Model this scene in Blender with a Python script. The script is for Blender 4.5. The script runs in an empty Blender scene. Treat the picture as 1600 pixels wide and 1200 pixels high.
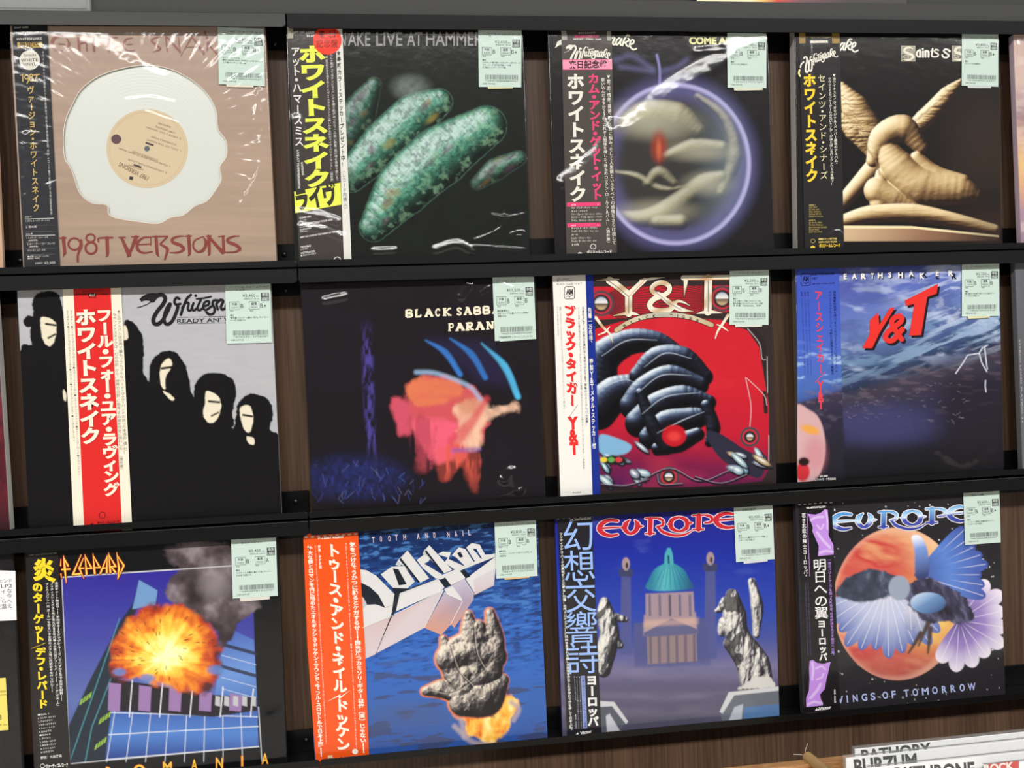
import bpy, bmesh, math, random
import numpy as np
from mathutils import Vector

scene = bpy.context.scene
COL = scene.collection

# ------------------------------------------------------------------ camera
CAM_POS = np.array([0.503905353, -1.05849405, -0.468580834])
CAM_EUL = (1.55814340, 0.0417720018, -0.113000196)
FPX = 1211.14                       # focal length in pixels of the 1600 px frame
cam_data = bpy.data.cameras.new('camera')
cam_data.sensor_fit = 'HORIZONTAL'
cam_data.sensor_width = 36.0
cam_data.lens = FPX / 1600.0 * 36.0
cam_data.clip_start = 0.02
camera = bpy.data.objects.new('camera', cam_data)
camera.location = CAM_POS
camera.rotation_euler = CAM_EUL
COL.objects.link(camera)
scene.camera = camera
CAM_R = np.array(camera.rotation_euler.to_matrix())

# ------------------------------------------------------------------ world, lights, exposure
scene.view_settings.view_transform = 'Standard'
scene.view_settings.look = 'None'
scene.view_settings.gamma = 1.0
scene.view_settings.use_curve_mapping = False
scene.view_settings.exposure = 0.0
world = bpy.data.worlds.new('shop_interior')
scene.world = world
world.use_nodes = True
bg = world.node_tree.nodes['Background']
bg.inputs['Color'].default_value = (0.95, 0.97, 1.0, 1)
bg.inputs['Strength'].default_value = 0.13


def ceiling_lamp(x, y, z, sx, sy, watts, name='ceiling_lamp'):
    d = bpy.data.lights.new(name, 'AREA')
    d.shape = 'RECTANGLE'
    d.size = sx
    d.size_y = sy
    d.energy = watts
    d.color = (1.0, 0.985, 0.95)
    o = bpy.data.objects.new(name, d)
    o.location = (x, y, z)          # area lamps shine straight down
    COL.objects.link(o)
    return o


CEIL = 1.5
LAMP_Y = -2.85
for lx, ly, pw in [(-2.9, LAMP_Y, 70), (-1.2, LAMP_Y, 88), (0.5, LAMP_Y, 88), (2.2, LAMP_Y, 88), (3.9, LAMP_Y, 70)]:
    ceiling_lamp(lx, ly, CEIL, 1.66, 0.42, pw)

# ------------------------------------------------------------------ helpers


def lin(c):
    c = np.asarray(c, float) / 255.0
    return np.where(c <= 0.04045, c / 12.92, ((c + 0.055) / 1.055) ** 2.4)


def un(x, y, Y):
    """Point on the plane world-y = Y seen at frame position (x, y); arrays allowed."""
    x = np.asarray(x, float)
    y = np.asarray(y, float)
    d = np.stack([(x - 800) / FPX, -(y - 600) / FPX, -np.ones_like(x)], -1) @ CAM_R.T
    t = (Y - CAM_POS[1]) / d[..., 1]
    return CAM_POS + t[..., None] * d


def fw(P):
    q = (np.asarray(P, float) - CAM_POS) @ CAM_R
    return 800 + FPX * q[..., 0] / -q[..., 2], 600 - FPX * q[..., 1] / -q[..., 2]


def new_mat(name, color=None, rough=0.5, spec=0.5, metal=0.0):
    m = bpy.data.materials.new(name)
    m.use_nodes = True
    b = m.node_tree.nodes['Principled BSDF']
    if color is not None:
        b.inputs['Base Color'].default_value = (*lin(color), 1)
    b.inputs['Roughness'].default_value = rough
    b.inputs['Specular IOR Level'].default_value = spec
    b.inputs['Metallic'].default_value = metal
    return m


def noise_bump(m, scale, strength, dist=0.001, stretch=(1, 1, 1)):
    nt = m.node_tree
    b = nt.nodes['Principled BSDF']
    tc = nt.nodes.new('ShaderNodeTexCoord')
    mp = nt.nodes.new('ShaderNodeMapping')
    mp.inputs['Scale'].default_value = stretch
    n = nt.nodes.new('ShaderNodeTexNoise')
    n.inputs['Scale'].default_value = scale
    n.inputs['Detail'].default_value = 3
    bu = nt.nodes.new('ShaderNodeBump')
    bu.inputs['Strength'].default_value = strength
    bu.inputs['Distance'].default_value = dist
    nt.links.new(tc.outputs['Object'], mp.inputs['Vector'])
    nt.links.new(mp.outputs['Vector'], n.inputs['Vector'])
    nt.links.new(n.outputs['Fac'], bu.inputs['Height'])
    nt.links.new(bu.outputs['Normal'], b.inputs['Normal'])
    return n


# printed card and paper: the printed colour is stored on the mesh
def print_mat(name, rough, spec):
    m = new_mat(name, (128, 128, 128), rough, spec)
    nt = m.node_tree
    a = nt.nodes.new('ShaderNodeAttribute')
    a.attribute_name = 'Col'
    nt.links.new(a.outputs['Color'], nt.nodes['Principled BSDF'].inputs['Base Color'])
    return m


M_PRINT = print_mat('printed_card', 0.5, 0.07)
M_PAPER = print_mat('printed_paper', 0.7, 0.15)

# clear plastic film
M_FILM = bpy.data.materials.new('clear_plastic_film')
M_FILM.use_nodes = True
_nt = M_FILM.node_tree
for _n in list(_nt.nodes):
    _nt.nodes.remove(_n)
_o = _nt.nodes.new('ShaderNodeOutputMaterial')
_mx = _nt.nodes.new('ShaderNodeMixShader')
_tr = _nt.nodes.new('ShaderNodeBsdfTransparent')
_gl = _nt.nodes.new('ShaderNodeBsdfGlossy')
_gl.inputs['Roughness'].default_value = 0.12
_fr = _nt.nodes.new('ShaderNodeFresnel')
_ge = _nt.nodes.new('ShaderNodeNewGeometry')      # a thin sheet reflects alike from both sides
_io = _nt.nodes.new('ShaderNodeMapRange')
_io.inputs['To Min'].default_value = 1.42
_io.inputs['To Max'].default_value = 1 / 1.42
_nt.links.new(_ge.outputs['Backfacing'], _io.inputs['Value'])
_nt.links.new(_io.outputs['Result'], _fr.inputs['IOR'])
_tc = _nt.nodes.new('ShaderNodeTexCoord')
_nz = _nt.nodes.new('ShaderNodeTexNoise')
_nz.inputs['Scale'].default_value = 70
_nz.inputs['Detail'].default_value = 2
_bu = _nt.nodes.new('ShaderNodeBump')
_bu.inputs['Strength'].default_value = 0.10
_bu.inputs['Distance'].default_value = 0.002
_nt.links.new(_tc.outputs['Object'], _nz.inputs['Vector'])
_nt.links.new(_nz.outputs['Fac'], _bu.inputs['Height'])
_nt.links.new(_bu.outputs['Normal'], _gl.inputs['Normal'])
_nt.links.new(_fr.outputs['Fac'], _mx.inputs['Fac'])
_nt.links.new(_tr.outputs['BSDF'], _mx.inputs[1])
_nt.links.new(_gl.outputs['BSDF'], _mx.inputs[2])
_nt.links.new(_mx.outputs['Shader'], _o.inputs['Surface'])

M_BLACK = new_mat('black_powder_coated_steel', (13, 13, 14), 0.33, 0.25)
noise_bump(M_BLACK, 900, 0.25, 0.0004)
M_BOARD = new_mat('dark_grey_leatherette', (66, 66, 66), 0.6, 0.2)
noise_bump(M_BOARD, 420, 0.5, 0.0008)
M_SCREW = new_mat('black_screw', (14, 14, 15), 0.35, 0.6)

# dark walnut laminate with upright grain
M_WOOD = new_mat('dark_walnut_laminate', (70, 52, 40), 0.5, 0.3)
_nt = M_WOOD.node_tree
_tc = _nt.nodes.new('ShaderNodeTexCoord')
_m1 = _nt.nodes.new('ShaderNodeMapping')
_m1.inputs['Scale'].default_value = (1, 1, 0.025)
_n1 = _nt.nodes.new('ShaderNodeTexNoise')
_n1.inputs['Scale'].default_value = 230
_n1.inputs['Detail'].default_value = 5
_n1.inputs['Roughness'].default_value = 0.65
_m2 = _nt.nodes.new('ShaderNodeMapping')
_m2.inputs['Scale'].default_value = (1, 1, 0.05)
_n2 = _nt.nodes.new('ShaderNodeTexNoise')
_n2.inputs['Scale'].default_value = 26
_r1 = _nt.nodes.new('ShaderNodeValToRGB')
_r1.color_ramp.elements[0].position = 0.3
_r1.color_ramp.elements[0].color = (*lin((44, 31, 24)), 1)
_r1.color_ramp.elements[1].position = 0.72
_r1.color_ramp.elements[1].color = (*lin((106, 81, 62)), 1)
_ad = _nt.nodes.new('ShaderNodeMath')
_ad.operation = 'MULTIPLY_ADD'
_ad.inputs[1].default_value = 0.35
_sb = _nt.nodes.new('ShaderNodeMath')
_sb.operation = 'MULTIPLY_ADD'
_sb.inputs[1].default_value = 0.65
_sb.inputs[2].default_value = 0.0
_nt.links.new(_tc.outputs['Object'], _m1.inputs['Vector'])
_nt.links.new(_tc.outputs['Object'], _m2.inputs['Vector'])
_nt.links.new(_m1.outputs['Vector'], _n1.inputs['Vector'])
_nt.links.new(_m2.outputs['Vector'], _n2.inputs['Vector'])
_nt.links.new(_n1.outputs['Fac'], _sb.inputs[0])
_nt.links.new(_n2.outputs['Fac'], _ad.inputs[0])
_nt.links.new(_sb.outputs[0], _ad.inputs[2])
_nt.links.new(_ad.outputs[0], _r1.inputs['Fac'])
_nt.links.new(_r1.outputs['Color'], _nt.nodes['Principled BSDF'].inputs['Base Color'])


def link_mesh(name, verts, faces, mat, parent=None, org=(0, 0, 0), cols=None, smooth=False):
    me = bpy.data.meshes.new(name)
    v = np.asarray(verts, float).reshape(-1, 3) - np.asarray(org, float)
    me.from_pydata(v.tolist(), [], faces)
    if cols is not None:
        a = me.attributes.new('Col', 'FLOAT_COLOR', 'POINT')
        c = np.ones((len(v), 4), np.float32)
        c[:, :3] = cols
        a.data.foreach_set('color', c.ravel())
    if mat:
        me.materials.append(mat)
    if smooth:
        me.shade_smooth()
    me.update()
    o = bpy.data.objects.new(name, me)
    COL.objects.link(o)
    if parent is not None:
        o.parent = parent
    return o


def bm_obj(name, bm, mat, parent=None, smooth=False):
    me = bpy.data.meshes.new(name)
    bm.normal_update()
    bm.to_mesh(me)
    bm.free()
    if mat:
        me.materials.append(mat)
    if smooth:
        me.shade_smooth()
    o = bpy.data.objects.new(name, me)
    COL.objects.link(o)
    if parent is not None:
        o.parent = parent
    return o


def add_box(bm, x0, x1, y0, y1, z0, z1, bev=0.0, seg=2):
    r = bmesh.ops.create_cube(bm, size=1.0)
    for v in r['verts']:
        v.co = Vector(((x0 + x1) / 2 + v.co.x * (x1 - x0), (y0 + y1) / 2 + v.co.y * (y1 - y0),
                       (z0 + z1) / 2 + v.co.z * (z1 - z0)))
    if bev:
        es = list({e for v in r['verts'] for e in v.link_edges})
        bmesh.ops.bevel(bm, geom=es, offset=bev, segments=seg, affect='EDGES', profile=0.5)


def empty(name, loc, label, cat, group=None):
    o = bpy.data.objects.new(name, None)
    o.empty_display_size = 0.03
    o.location = loc
    COL.objects.link(o)
    o['label'] = label
    o['category'] = cat
    if group:
        o['group'] = group
    return o


def structure(o):
    o['kind'] = 'structure'
    return o


# ------------------------------------------------------------------ value noise
_TAB = {}


def vnoise(x, y, seed=0):
    if seed not in _TAB:
        _TAB[seed] = np.random.RandomState(seed + 11).rand(128, 128)
    t = _TAB[seed]
    xi = np.floor(x).astype(int)
    yi = np.floor(y).astype(int)
    fx = x - xi
    fy = y - yi
    fx = fx * fx * (3 - 2 * fx)
    fy = fy * fy * (3 - 2 * fy)
    a = t[yi % 128, xi % 128]
    b = t[yi % 128, (xi + 1) % 128]
    c = t[(yi + 1) % 128, xi % 128]
    d = t[(yi + 1) % 128, (xi + 1) % 128]
    return (a * (1 - fx) + b * fx) * (1 - fy) + (c * (1 - fx) + d * fx) * fy


def fbm(x, y, seed=0, octs=4):
    s = 0
    a = 0.5
    for i in range(octs):
        s = s + a * vnoise(x * 2 ** i, y * 2 ** i, seed + i)
        a *= 0.5
    return s / (1 - 0.5 ** octs)


def sstep(a, b, x):
    t = np.clip((x - a) / (b - a + 1e-9), 0, 1)
    return t * t * (3 - 2 * t)


def catmull(pts, n=8, closed=False):
    p = np.asarray(pts, float)
    if len(p) < 3:
        return p
    if closed:
        q = np.vstack([p[-1], p, p[0], p[1]])
    else:
        q = np.vstack([2 * p[0] - p[1], p, 2 * p[-1] - p[-2]])
    out = []
    for i in range(1, len(q) - 2):
        for k in range(n):
            t = k / n
            a, b, c, d = q[i - 1], q[i], q[i + 1], q[i + 2]
            out.append(0.5 * (2 * b + (c - a) * t + (2 * a - 5 * b + 4 * c - d) * t * t + (3 * b - a - 3 * c + d) * t ** 3))
    if not closed:
        out.append(q[-2])
    return np.array(out)


# ------------------------------------------------------------------ glyphs
_fc = bpy.data.curves.new('type_outline', 'FONT')
_fc.resolution_u = 3
_fc.fill_mode = 'FRONT'
_fo = bpy.data.objects.new('type_outline', _fc)
COL.objects.link(_fo)
_GL = {}


def _outline(s, bold):
    _fc.body = s
    _fc.offset = bold
    dg = bpy.context.evaluated_depsgraph_get()
    dg.update()
    ev = _fo.evaluated_get(dg)
    me = ev.to_mesh()
    co = np.zeros(len(me.vertices) * 3)
    me.vertices.foreach_get('co', co)
    fs = [tuple(p.vertices) for p in me.polygons]
    area = sum(p.area for p in me.polygons)
    ev.to_mesh_clear()
    return co.reshape(-1, 3)[:, :2], fs, area


def type_mesh(s, bold=0.0):
    k = (s, bold)
    if k not in _GL:
        r = _outline(s, 0.0)
        if bold > 0:                            # heavier weight, as far as the outline allows
            for f in (1, .75, .5, .3):
                q = _outline(s, bold * f)
                if q[2] > r[2] * (1 + bold * f * 10):
                    r = q
                    break
        _GL[k] = r[:2]
    return _GL[k]


ROT = set('ー―（）()「」『』〜～＝=-…〈〉')


# ------------------------------------------------------------------ flat print made of polygons
class Print:
    """Collects printed shapes, given in frame positions, lying on one sheet."""

    def __init__(self, crop=(0, 0, 1), y=0.0, step=0.00012):
        self.crop = crop
        self.y = y
        self.step = step
        self.v, self.f, self.c = [], [], []
        self.n = 0
        self.k = 0
        self.items = []

    def raw(self, pts, faces, col, lvl=1):
        pts = np.asarray(pts, float)
        x0, y0, s = self.crop
        self.k = (self.k + 1) % 30              # hair-thin stacking, ink over ink
        lvl = np.asarray(lvl, float) + 0.02 * self.k
        w = un(pts[:, 0] / s + x0, pts[:, 1] / s + y0, self.y - lvl * self.step * np.ones(len(pts)))
        if callable(col):
            c = np.array([lin(col(a, b)) for a, b in pts])
        else:
            c = np.tile(lin(col), (len(pts), 1))
        self.v.append(w)
        self.c.append(c)
        f0 = len(self.f)
        self.f += [tuple(int(i) + self.n for i in f) for f in faces]
        self.items.append((self.n, self.n + len(pts), f0, len(self.f)))
        self.n += len(pts)

    def poly(self, pts, col, lvl=1):
        self.raw(pts, [tuple(range(len(pts)))], col, lvl)

    def ell(self, cx, cy, rx, ry, col, lvl=1, n=32, ang=0.0):
        t = np.arange(n) / n * 2 * np.pi
        x, y = rx * np.cos(t), ry * np.sin(t)
        ca, sa = math.cos(ang), math.sin(ang)
        self.poly(np.stack([cx + x * ca - y * sa, cy + x * sa + y * ca], -1), col, lvl)

    def ring(self, cx, cy, rx, ry, w, col, lvl=1, n=36):
        t = np.arange(n) / n * 2 * np.pi
        a = np.stack([cx + (rx + w / 2) * np.cos(t), cy + (ry + w / 2) * np.sin(t)], -1)
        b = np.stack([cx + (rx - w / 2) * np.cos(t), cy + (ry - w / 2) * np.sin(t)], -1)
        self.raw(np.vstack([a, b]), [(i, (i + 1) % n, n + (i + 1) % n, n + i) for i in range(n)], col, lvl)

    def pen(self, pts, w, col, lvl=1, smooth=True, cap=True, n=6):
        p = catmull(pts, n) if smooth and len(pts) > 2 else np.asarray(pts, float)
        m = len(p)
        ws = np.interp(np.linspace(0, 1, m), np.linspace(0, 1, len(w)), w) if np.ndim(w) else np.full(m, float(w))
        d = np.gradient(p, axis=0)
        d /= np.linalg.norm(d, axis=1, keepdims=True) + 1e-9
        nrm = np.stack([-d[:, 1], d[:, 0]], -1) * ws[:, None] / 2
        pts2 = np.vstack([p + nrm, p - nrm])
        ll = lvl + 0.35 * np.linspace(0, 1, m)       # a stroke may cross over itself
        self.raw(pts2, [(i, i + 1, m + i + 1, m + i) for i in range(m - 1)], col, np.concatenate([ll, ll]))
        if cap:
            for k in (0, m - 1):
                if ws[k] > 0.5:
                    self.ell(p[k][0], p[k][1], ws[k] / 2, ws[k] / 2, col, ll[k], 12)
        if not smooth:
            for k in range(1, m - 1):
                self.ell(p[k][0], p[k][1], ws[k] / 2, ws[k] / 2, col, lvl, 12)

    def quad(self, x0, y0, x1, y1, col, lvl=1):
        self.poly([(x0, y0), (x1, y0), (x1, y1), (x0, y1)], col, lvl)

    def h(self, s, p0, p1, hgt, col, bold=0.0, lvl=1, slant=0.0):
        """One line of type from p0 to p1 (baseline ends), capitals hgt tall."""
        co, fs = type_mesh(s, bold)
        if not len(co):
            return
        p0 = np.asarray(p0, float)
        d = np.asarray(p1, float) - p0
        L = np.linalg.norm(d)
        e = d / L
        up = np.array([e[1], -e[0]])
        x0, x1 = co[:, 0].min(), co[:, 0].max()
        a = (co[:, 0] - x0) / (x1 - x0) * L
        b = co[:, 1] / 0.73 * hgt
        self.raw(p0 + (a + slant * b)[:, None] * e + b[:, None] * up, fs, col, lvl)

    def vt(self, s, p0, p1, w, col, bold=0.0, lvl=1, fill=0.97, slant=0.0):
        """A column of type from p0 (top) to p1 (bottom), glyphs w wide."""
        p0 = np.asarray(p0, float)
        d = np.asarray(p1, float) - p0
        L = np.linalg.norm(d)
        d /= L
        r = np.array([d[1], -d[0]])
        wt = [0.55 if c in '・、。･.,“”"' else 0.4 if c == ' ' else 0.85 if c in 'ッャュョァィゥェォっゃゅょ' else 1.0 for c in s]
        u = L / sum(wt)
        t = 0
        for c, q in zip(s, wt):
            if c != ' ':
                co, fs = type_mesh(c, bold)
                if len(co):
                    if c < '\u2000':
                        g = co - (co.min(0) + co.max(0)) / 2
                        g = g / max(0.73, 1e-3) * 0.92
                    else:
                        g = co - np.array([0.49, 0.36])
                        if c in '・･':
                            g = co - (co.min(0) + co.max(0)) / 2
                            g *= 1.25
                    if c in ROT:
                        g = np.stack([g[:, 1], -g[:, 0]], -1)
                    if c in '、。':
                        g = g + np.array([0.45, 0.35])
                    cen = p0 + d * (t + q / 2) * u
                    hh = u * fill
                    gx = g[:, 0] * w
                    gy = g[:, 1] * hh
                    self.raw(cen + gx[:, None] * r - (gy + gx * slant)[:, None] * d, fs, col, lvl)
            t += q

    def build(self, name, mat, parent, org, apart=0.018):
        """one mesh for each block of print that stands apart from the others"""
        V, C = np.vstack(self.v), np.vstack(self.c)
        lo = np.array([V[a:b].min(0) for a, b, _, _ in self.items])
        hi = np.array([V[a:b].max(0) for a, b, _, _ in self.items])
        n = len(lo)
        grp = np.arange(n)
        gap = np.sqrt((np.maximum(0, np.maximum(lo[:, None] - hi[None], lo[None] - hi[:, None])) ** 2).sum(-1)) <= apart
        while True:
            g2 = np.array([grp[gap[i]].min() for i in range(n)])
            if (g2 == grp).all():
                break
            grp = g2
        first = None
        ids = sorted(set(grp), key=lambda g: -sum(self.items[i][1] - self.items[i][0] for i in np.nonzero(grp == g)[0]))
        for g in ids:
            vs, fs, off = [], [], 0
            for i in np.nonzero(grp == g)[0]:
                a, b, c, d = self.items[i]
                vs.extend(range(a, b))
                fs += [tuple(q - a + off for q in f) for f in self.f[c:d]]
                off += b - a
            o = link_mesh(name, V[vs], fs, mat, parent, org, C[vs])
            first = first or o
        return first


# ------------------------------------------------------------------ painted covers
NC = 340


class Paint:
    """The printed front of a sleeve: colours held on a fine mesh, set out in the sheet's own grid."""

    def __init__(self, quad, crop, base, N=NC):
        q = np.asarray(quad, float)          # TL TR BR BL on the sheet (world)
        s = np.linspace(0, 1, N + 1)
        S, T = np.meshgrid(s, s)
        W = (q[0] * ((1 - S) * (1 - T))[..., None] + q[1] * (S * (1 - T))[..., None]
             + q[2] * (S * T)[..., None] + q[3] * ((1 - S) * T)[..., None])
        self.W = W
        x, y = fw(W)
        x0, y0, k = crop
        self.X = (x - x0) * k
        self.Y = (y - y0) * k
        self.C = np.tile(lin(base), (N + 1, N + 1, 1))

    def mix(self, m, col):
        m = np.clip(m, 0, 1)[..., None]
        c = col if isinstance(col, np.ndarray) and col.ndim == 3 else lin(col)
        self.C = self.C * (1 - m) + c * m

    def seg(self, a, b):
        ax, ay = a
        bx, by = b
        dx, dy = bx - ax, by - ay
        t = np.clip(((self.X - ax) * dx + (self.Y - ay) * dy) / (dx * dx + dy * dy + 1e-9), 0, 1)
        return np.hypot(self.X - ax - t * dx, self.Y - ay - t * dy), t

    def sd(self, pts):
        """signed distance to a polygon, negative inside"""
        p = np.asarray(pts, float)
        n = len(p)
        D = np.full(self.X.shape, 1e9)
        ins = np.zeros(self.X.shape, bool)
        for i in range(n):
            a, b = p[i], p[(i + 1) % n]
            D = np.minimum(D, self.seg(a, b)[0])
            if a[1] != b[1]:
                c = ((a[1] > self.Y) != (b[1] > self.Y)) & (self.X < (b[0] - a[0]) * (self.Y - a[1]) / (b[1] - a[1]) + a[0])
                ins ^= c
        return np.where(ins, -D, D)

    def pm(self, pts, soft=2.0, smooth=False, wob=0, ws=30, seed=5):
        if smooth:
            pts = catmull(pts, 5, True)
        d = self.sd(pts)
        if wob:
            d = d + wob * (fbm(self.X / ws, self.Y / ws, seed) - 0.5) * 2
        return 1 - sstep(-soft, soft, d)

    def poly(self, pts, col, soft=2.0, a=1.0, smooth=False, wob=0, ws=30, seed=5):
        self.mix(self.pm(pts, soft, smooth, wob, ws, seed) * a, col)

    def lm(self, pts, w, soft=2.0, smooth=True):
        p = catmull(pts, 6) if smooth and len(pts) > 2 else np.asarray(pts, float)
        n = len(p) - 1
        M = np.zeros(self.X.shape)
        for i in range(n):
            d, t = self.seg(p[i], p[i + 1])
            ww = w if not np.ndim(w) else np.interp((i + t) / n, np.linspace(0, 1, len(w)), w)
            M = np.maximum(M, 1 - sstep(-soft, soft, d - np.asarray(ww) / 2))
        return M

    def line(self, pts, w, col, soft=2.0, a=1.0, smooth=True):
        self.mix(self.lm(pts, w, soft, smooth) * a, col)

    def em(self, cx, cy, rx, ry, soft=0.2, ang=0.0):
        ca, sa = math.cos(ang), math.sin(ang)
        u = ((self.X - cx) * ca + (self.Y - cy) * sa) / rx
        v = (-(self.X - cx) * sa + (self.Y - cy) * ca) / ry
        return 1 - sstep(1 - soft, 1 + soft, np.hypot(u, v))

    def ell(self, cx, cy, rx, ry, col, soft=0.2, a=1.0, ang=0.0):
        self.mix(self.em(cx, cy, rx, ry, soft, ang) * a, col)

    def ramp(self, p0, p1, stops):
        """array of colours along p0 -> p1"""
        p0 = np.asarray(p0, float)
        d = np.asarray(p1, float) - p0
        t = ((self.X - p0[0]) * d[0] + (self.Y - p0[1]) * d[1]) / (d @ d)
        xs = [s[0] for s in stops]
        cs = np.array([lin(s[1]) for s in stops])
        return np.stack([np.interp(t, xs, cs[:, k]) for k in range(3)], -1)

    def ramp_t(self, t, stops):
        xs = [s[0] for s in stops]
        cs = np.array([lin(s[1]) for s in stops])
        return np.stack([np.interp(t, xs, cs[:, k]) for k in range(3)], -1)

    def nz(self, sx, sy, seed=0, octs=4):
        return fbm(self.X / sx, self.Y / sy, seed, octs)

    def mul(self, m):
        self.C = self.C * np.asarray(m)[..., None]

    def relief(self, prims, stops, light=(-.5, -.6, .62), tex=0.0, ts=(30, 30), seed=1, soft=2.5, sm=0, a=1.0, flat=1.0):
        """a drawing of rounded forms in light and dark tones"""
        H = np.zeros(self.X.shape)
        D = np.full(self.X.shape, -1e9)
        for pts, w in prims:
            p = catmull(pts, 5) if len(pts) > 2 else np.asarray(pts, float)
            n = len(p) - 1
            for i in range(n):
                d, t = self.seg(p[i], p[i + 1])
                r = np.interp((i + t) / n, np.linspace(0, 1, len(w)), w) / 2
                H = np.maximum(H, np.sqrt(np.maximum(r * r - d * d, 0)))
                D = np.maximum(D, r - d)
        for _ in range(sm):
            H = (H + np.roll(H, 1, 0) + np.roll(H, -1, 0) + np.roll(H, 1, 1) + np.roll(H, -1, 1)) / 5
        if tex:
            H = H + tex * fbm(self.X / ts[0], self.Y / ts[1], seed, 4)
        px = abs(self.X[0, 1] - self.X[0, 0])
        gy, gx = np.gradient(H, px)
        L = np.array(light) / np.linalg.norm(light)
        sh = (-gx * L[0] - gy * L[1] + flat * L[2]) / np.sqrt(gx * gx + gy * gy + flat * flat)
        m = sstep(-soft, soft, D) * a
        self.mix(m, self.ramp_t(np.clip(sh, 0, 1), stops))
        return m

    def build(self, name, mat, parent, org, hole=None):
        n = NC + 1
        idx = np.arange(n * n).reshape(n, n)
        f = np.stack([idx[:-1, :-1], idx[1:, :-1], idx[1:, 1:], idx[:-1, 1:]], -1).reshape(-1, 4)
        if hole is not None:
            d = self.sd(hole)
            dc = (d[:-1, :-1] + d[1:, :-1] + d[1:, 1:] + d[:-1, 1:]).ravel() / 4
            f = f[dc > 0]
        me = bpy.data.meshes.new(name)
        v = (self.W.reshape(-1, 3) - np.asarray(org)).astype(np.float32)
        me.vertices.add(len(v))
        me.vertices.foreach_set('co', v.ravel())
        me.loops.add(f.size)
        me.loops.foreach_set('vertex_index', f.ravel().astype(np.int32))
        me.polygons.add(len(f))
        me.polygons.foreach_set('loop_start', (np.arange(len(f)) * 4).astype(np.int32))
        me.update(calc_edges=True)
        a = me.attributes.new('Col', 'FLOAT_COLOR', 'POINT')
        c = np.ones((n * n, 4), np.float32)
        c[:, :3] = np.clip(self.C, 0, 1).reshape(-1, 3)
        a.data.foreach_set('color', c.ravel())
        me.materials.append(mat)
        o = bpy.data.objects.new(name, me)
        COL.objects.link(o)
        o.parent = parent
        return o

# ------------------------------------------------------------------ the setting
bm = bmesh.new()
add_box(bm, -1.6, 2.9, 0.034, 0.06, -2.0, 0.02)
structure(bm_obj('wall_back', bm, M_WOOD))

# pale vinyl floor of the aisle
bm = bmesh.new()
add_box(bm, -3.5, 4.5, -4.5, 0.06, -2.02, -2.0)
M_FLOOR = new_mat('pale_vinyl_floor', (206, 200, 190), 0.35, 0.4)
noise_bump(M_FLOOR, 40, 0.05, 0.001)
structure(bm_obj('floor', bm, M_FLOOR))

XJ = 0.3445                                     # joint between the two shelf runs
ZB = float(un(1205, 3.0, -0.002)[2])            # top edge of the upper board
bm = bmesh.new()
add_box(bm, -1.6, 0.0925, -0.002, 0.034, 0.0205, ZB, 0.0006)
structure(bm_obj('trim_1', bm, M_BOARD))
bm = bmesh.new()
add_box(bm, 0.094, 2.9, -0.002, 0.034, 0.0205, ZB, 0.0006)
structure(bm_obj('trim_2', bm, M_BOARD))
bm = bmesh.new()
add_box(bm, -1.6, 2.9, 0.016, 0.06, ZB, 1.2)
structure(bm_obj('wall_upper', bm, M_BOARD))

ROWN = ['top', 'middle', 'bottom']
HD_T = [0.0167, -0.3180, -0.6508]               # header rail: top and bottom of its face
HD_B = [-0.0018, -0.3366, -0.6692]
LP_T = [-0.3072, -0.6388, -0.9690]              # tray lip: top and bottom
LP_B = [-0.3158, -0.6474, -0.9780]
FL_T = [-0.278, -0.6165, -0.946]                # top of the tray's back flange
YF = -0.012                                     # front of rails and lips


def rounded_face(bm, x0, x1, z0, z1, y0, y1, r, low, high):
    """upright plate with rounded lower and/or upper corners"""
    pts = []
    def arc(cx, cz, a0, a1):
        for k in range(6):
            a = math.radians(a0 + (a1 - a0) * k / 5)
            pts.append((cx + r * math.cos(a), cz + r * math.sin(a)))
    if low:
        arc(x0 + r, z0 + r, 180, 270)
        arc(x1 - r, z0 + r, 270, 360)
    else:
        pts.extend([(x0, z0), (x1, z0)])
    if high:
        arc(x1 - r, z1 - r, 0, 90)
        arc(x0 + r, z1 - r, 90, 180)
    else:
        pts.extend([(x1, z1), (x0, z1)])
    a = [bm.verts.new((x, y0, z)) for x, z in pts]
    b = [bm.verts.new((x, y1, z)) for x, z in pts]
    bm.faces.new(a)
    bm.faces.new(b[::-1])
    n = len(a)
    for i in range(n):
        bm.faces.new((a[(i + 1) % n], a[i], b[i], b[(i + 1) % n]))
    es = [e for e in bm.edges if len(e.link_faces) == 2 and all(v in a for v in e.verts)]
    bmesh.ops.bevel(bm, geom=es, offset=0.0007, segments=2, affect='EDGES', profile=0.5)


def screw(parent, x, y, z):
    bm = bmesh.new()
    M = bmesh.ops.create_uvsphere(bm, u_segments=16, v_segments=8, radius=0.0036)
    for v in M['verts']:
        v.co.y *= 0.45
    bmesh.ops.translate(bm, verts=bm.verts, vec=(x, y, z))
    for ang in (0.4, 0.4 + math.pi / 2):         # cross slot standing proud as two dark bars
        r = bmesh.ops.create_cube(bm, size=1)
        for v in r['verts']:
            px, pz = v.co.x * 0.0042, v.co.z * 0.0008
            v.co = Vector((x + px * math.cos(ang) - pz * math.sin(ang), y - 0.0015 + v.co.y * 0.0006,
                           z + px * math.sin(ang) + pz * math.cos(ang)))
    bm_obj('screw', bm, M_SCREW, parent, True)


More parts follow.
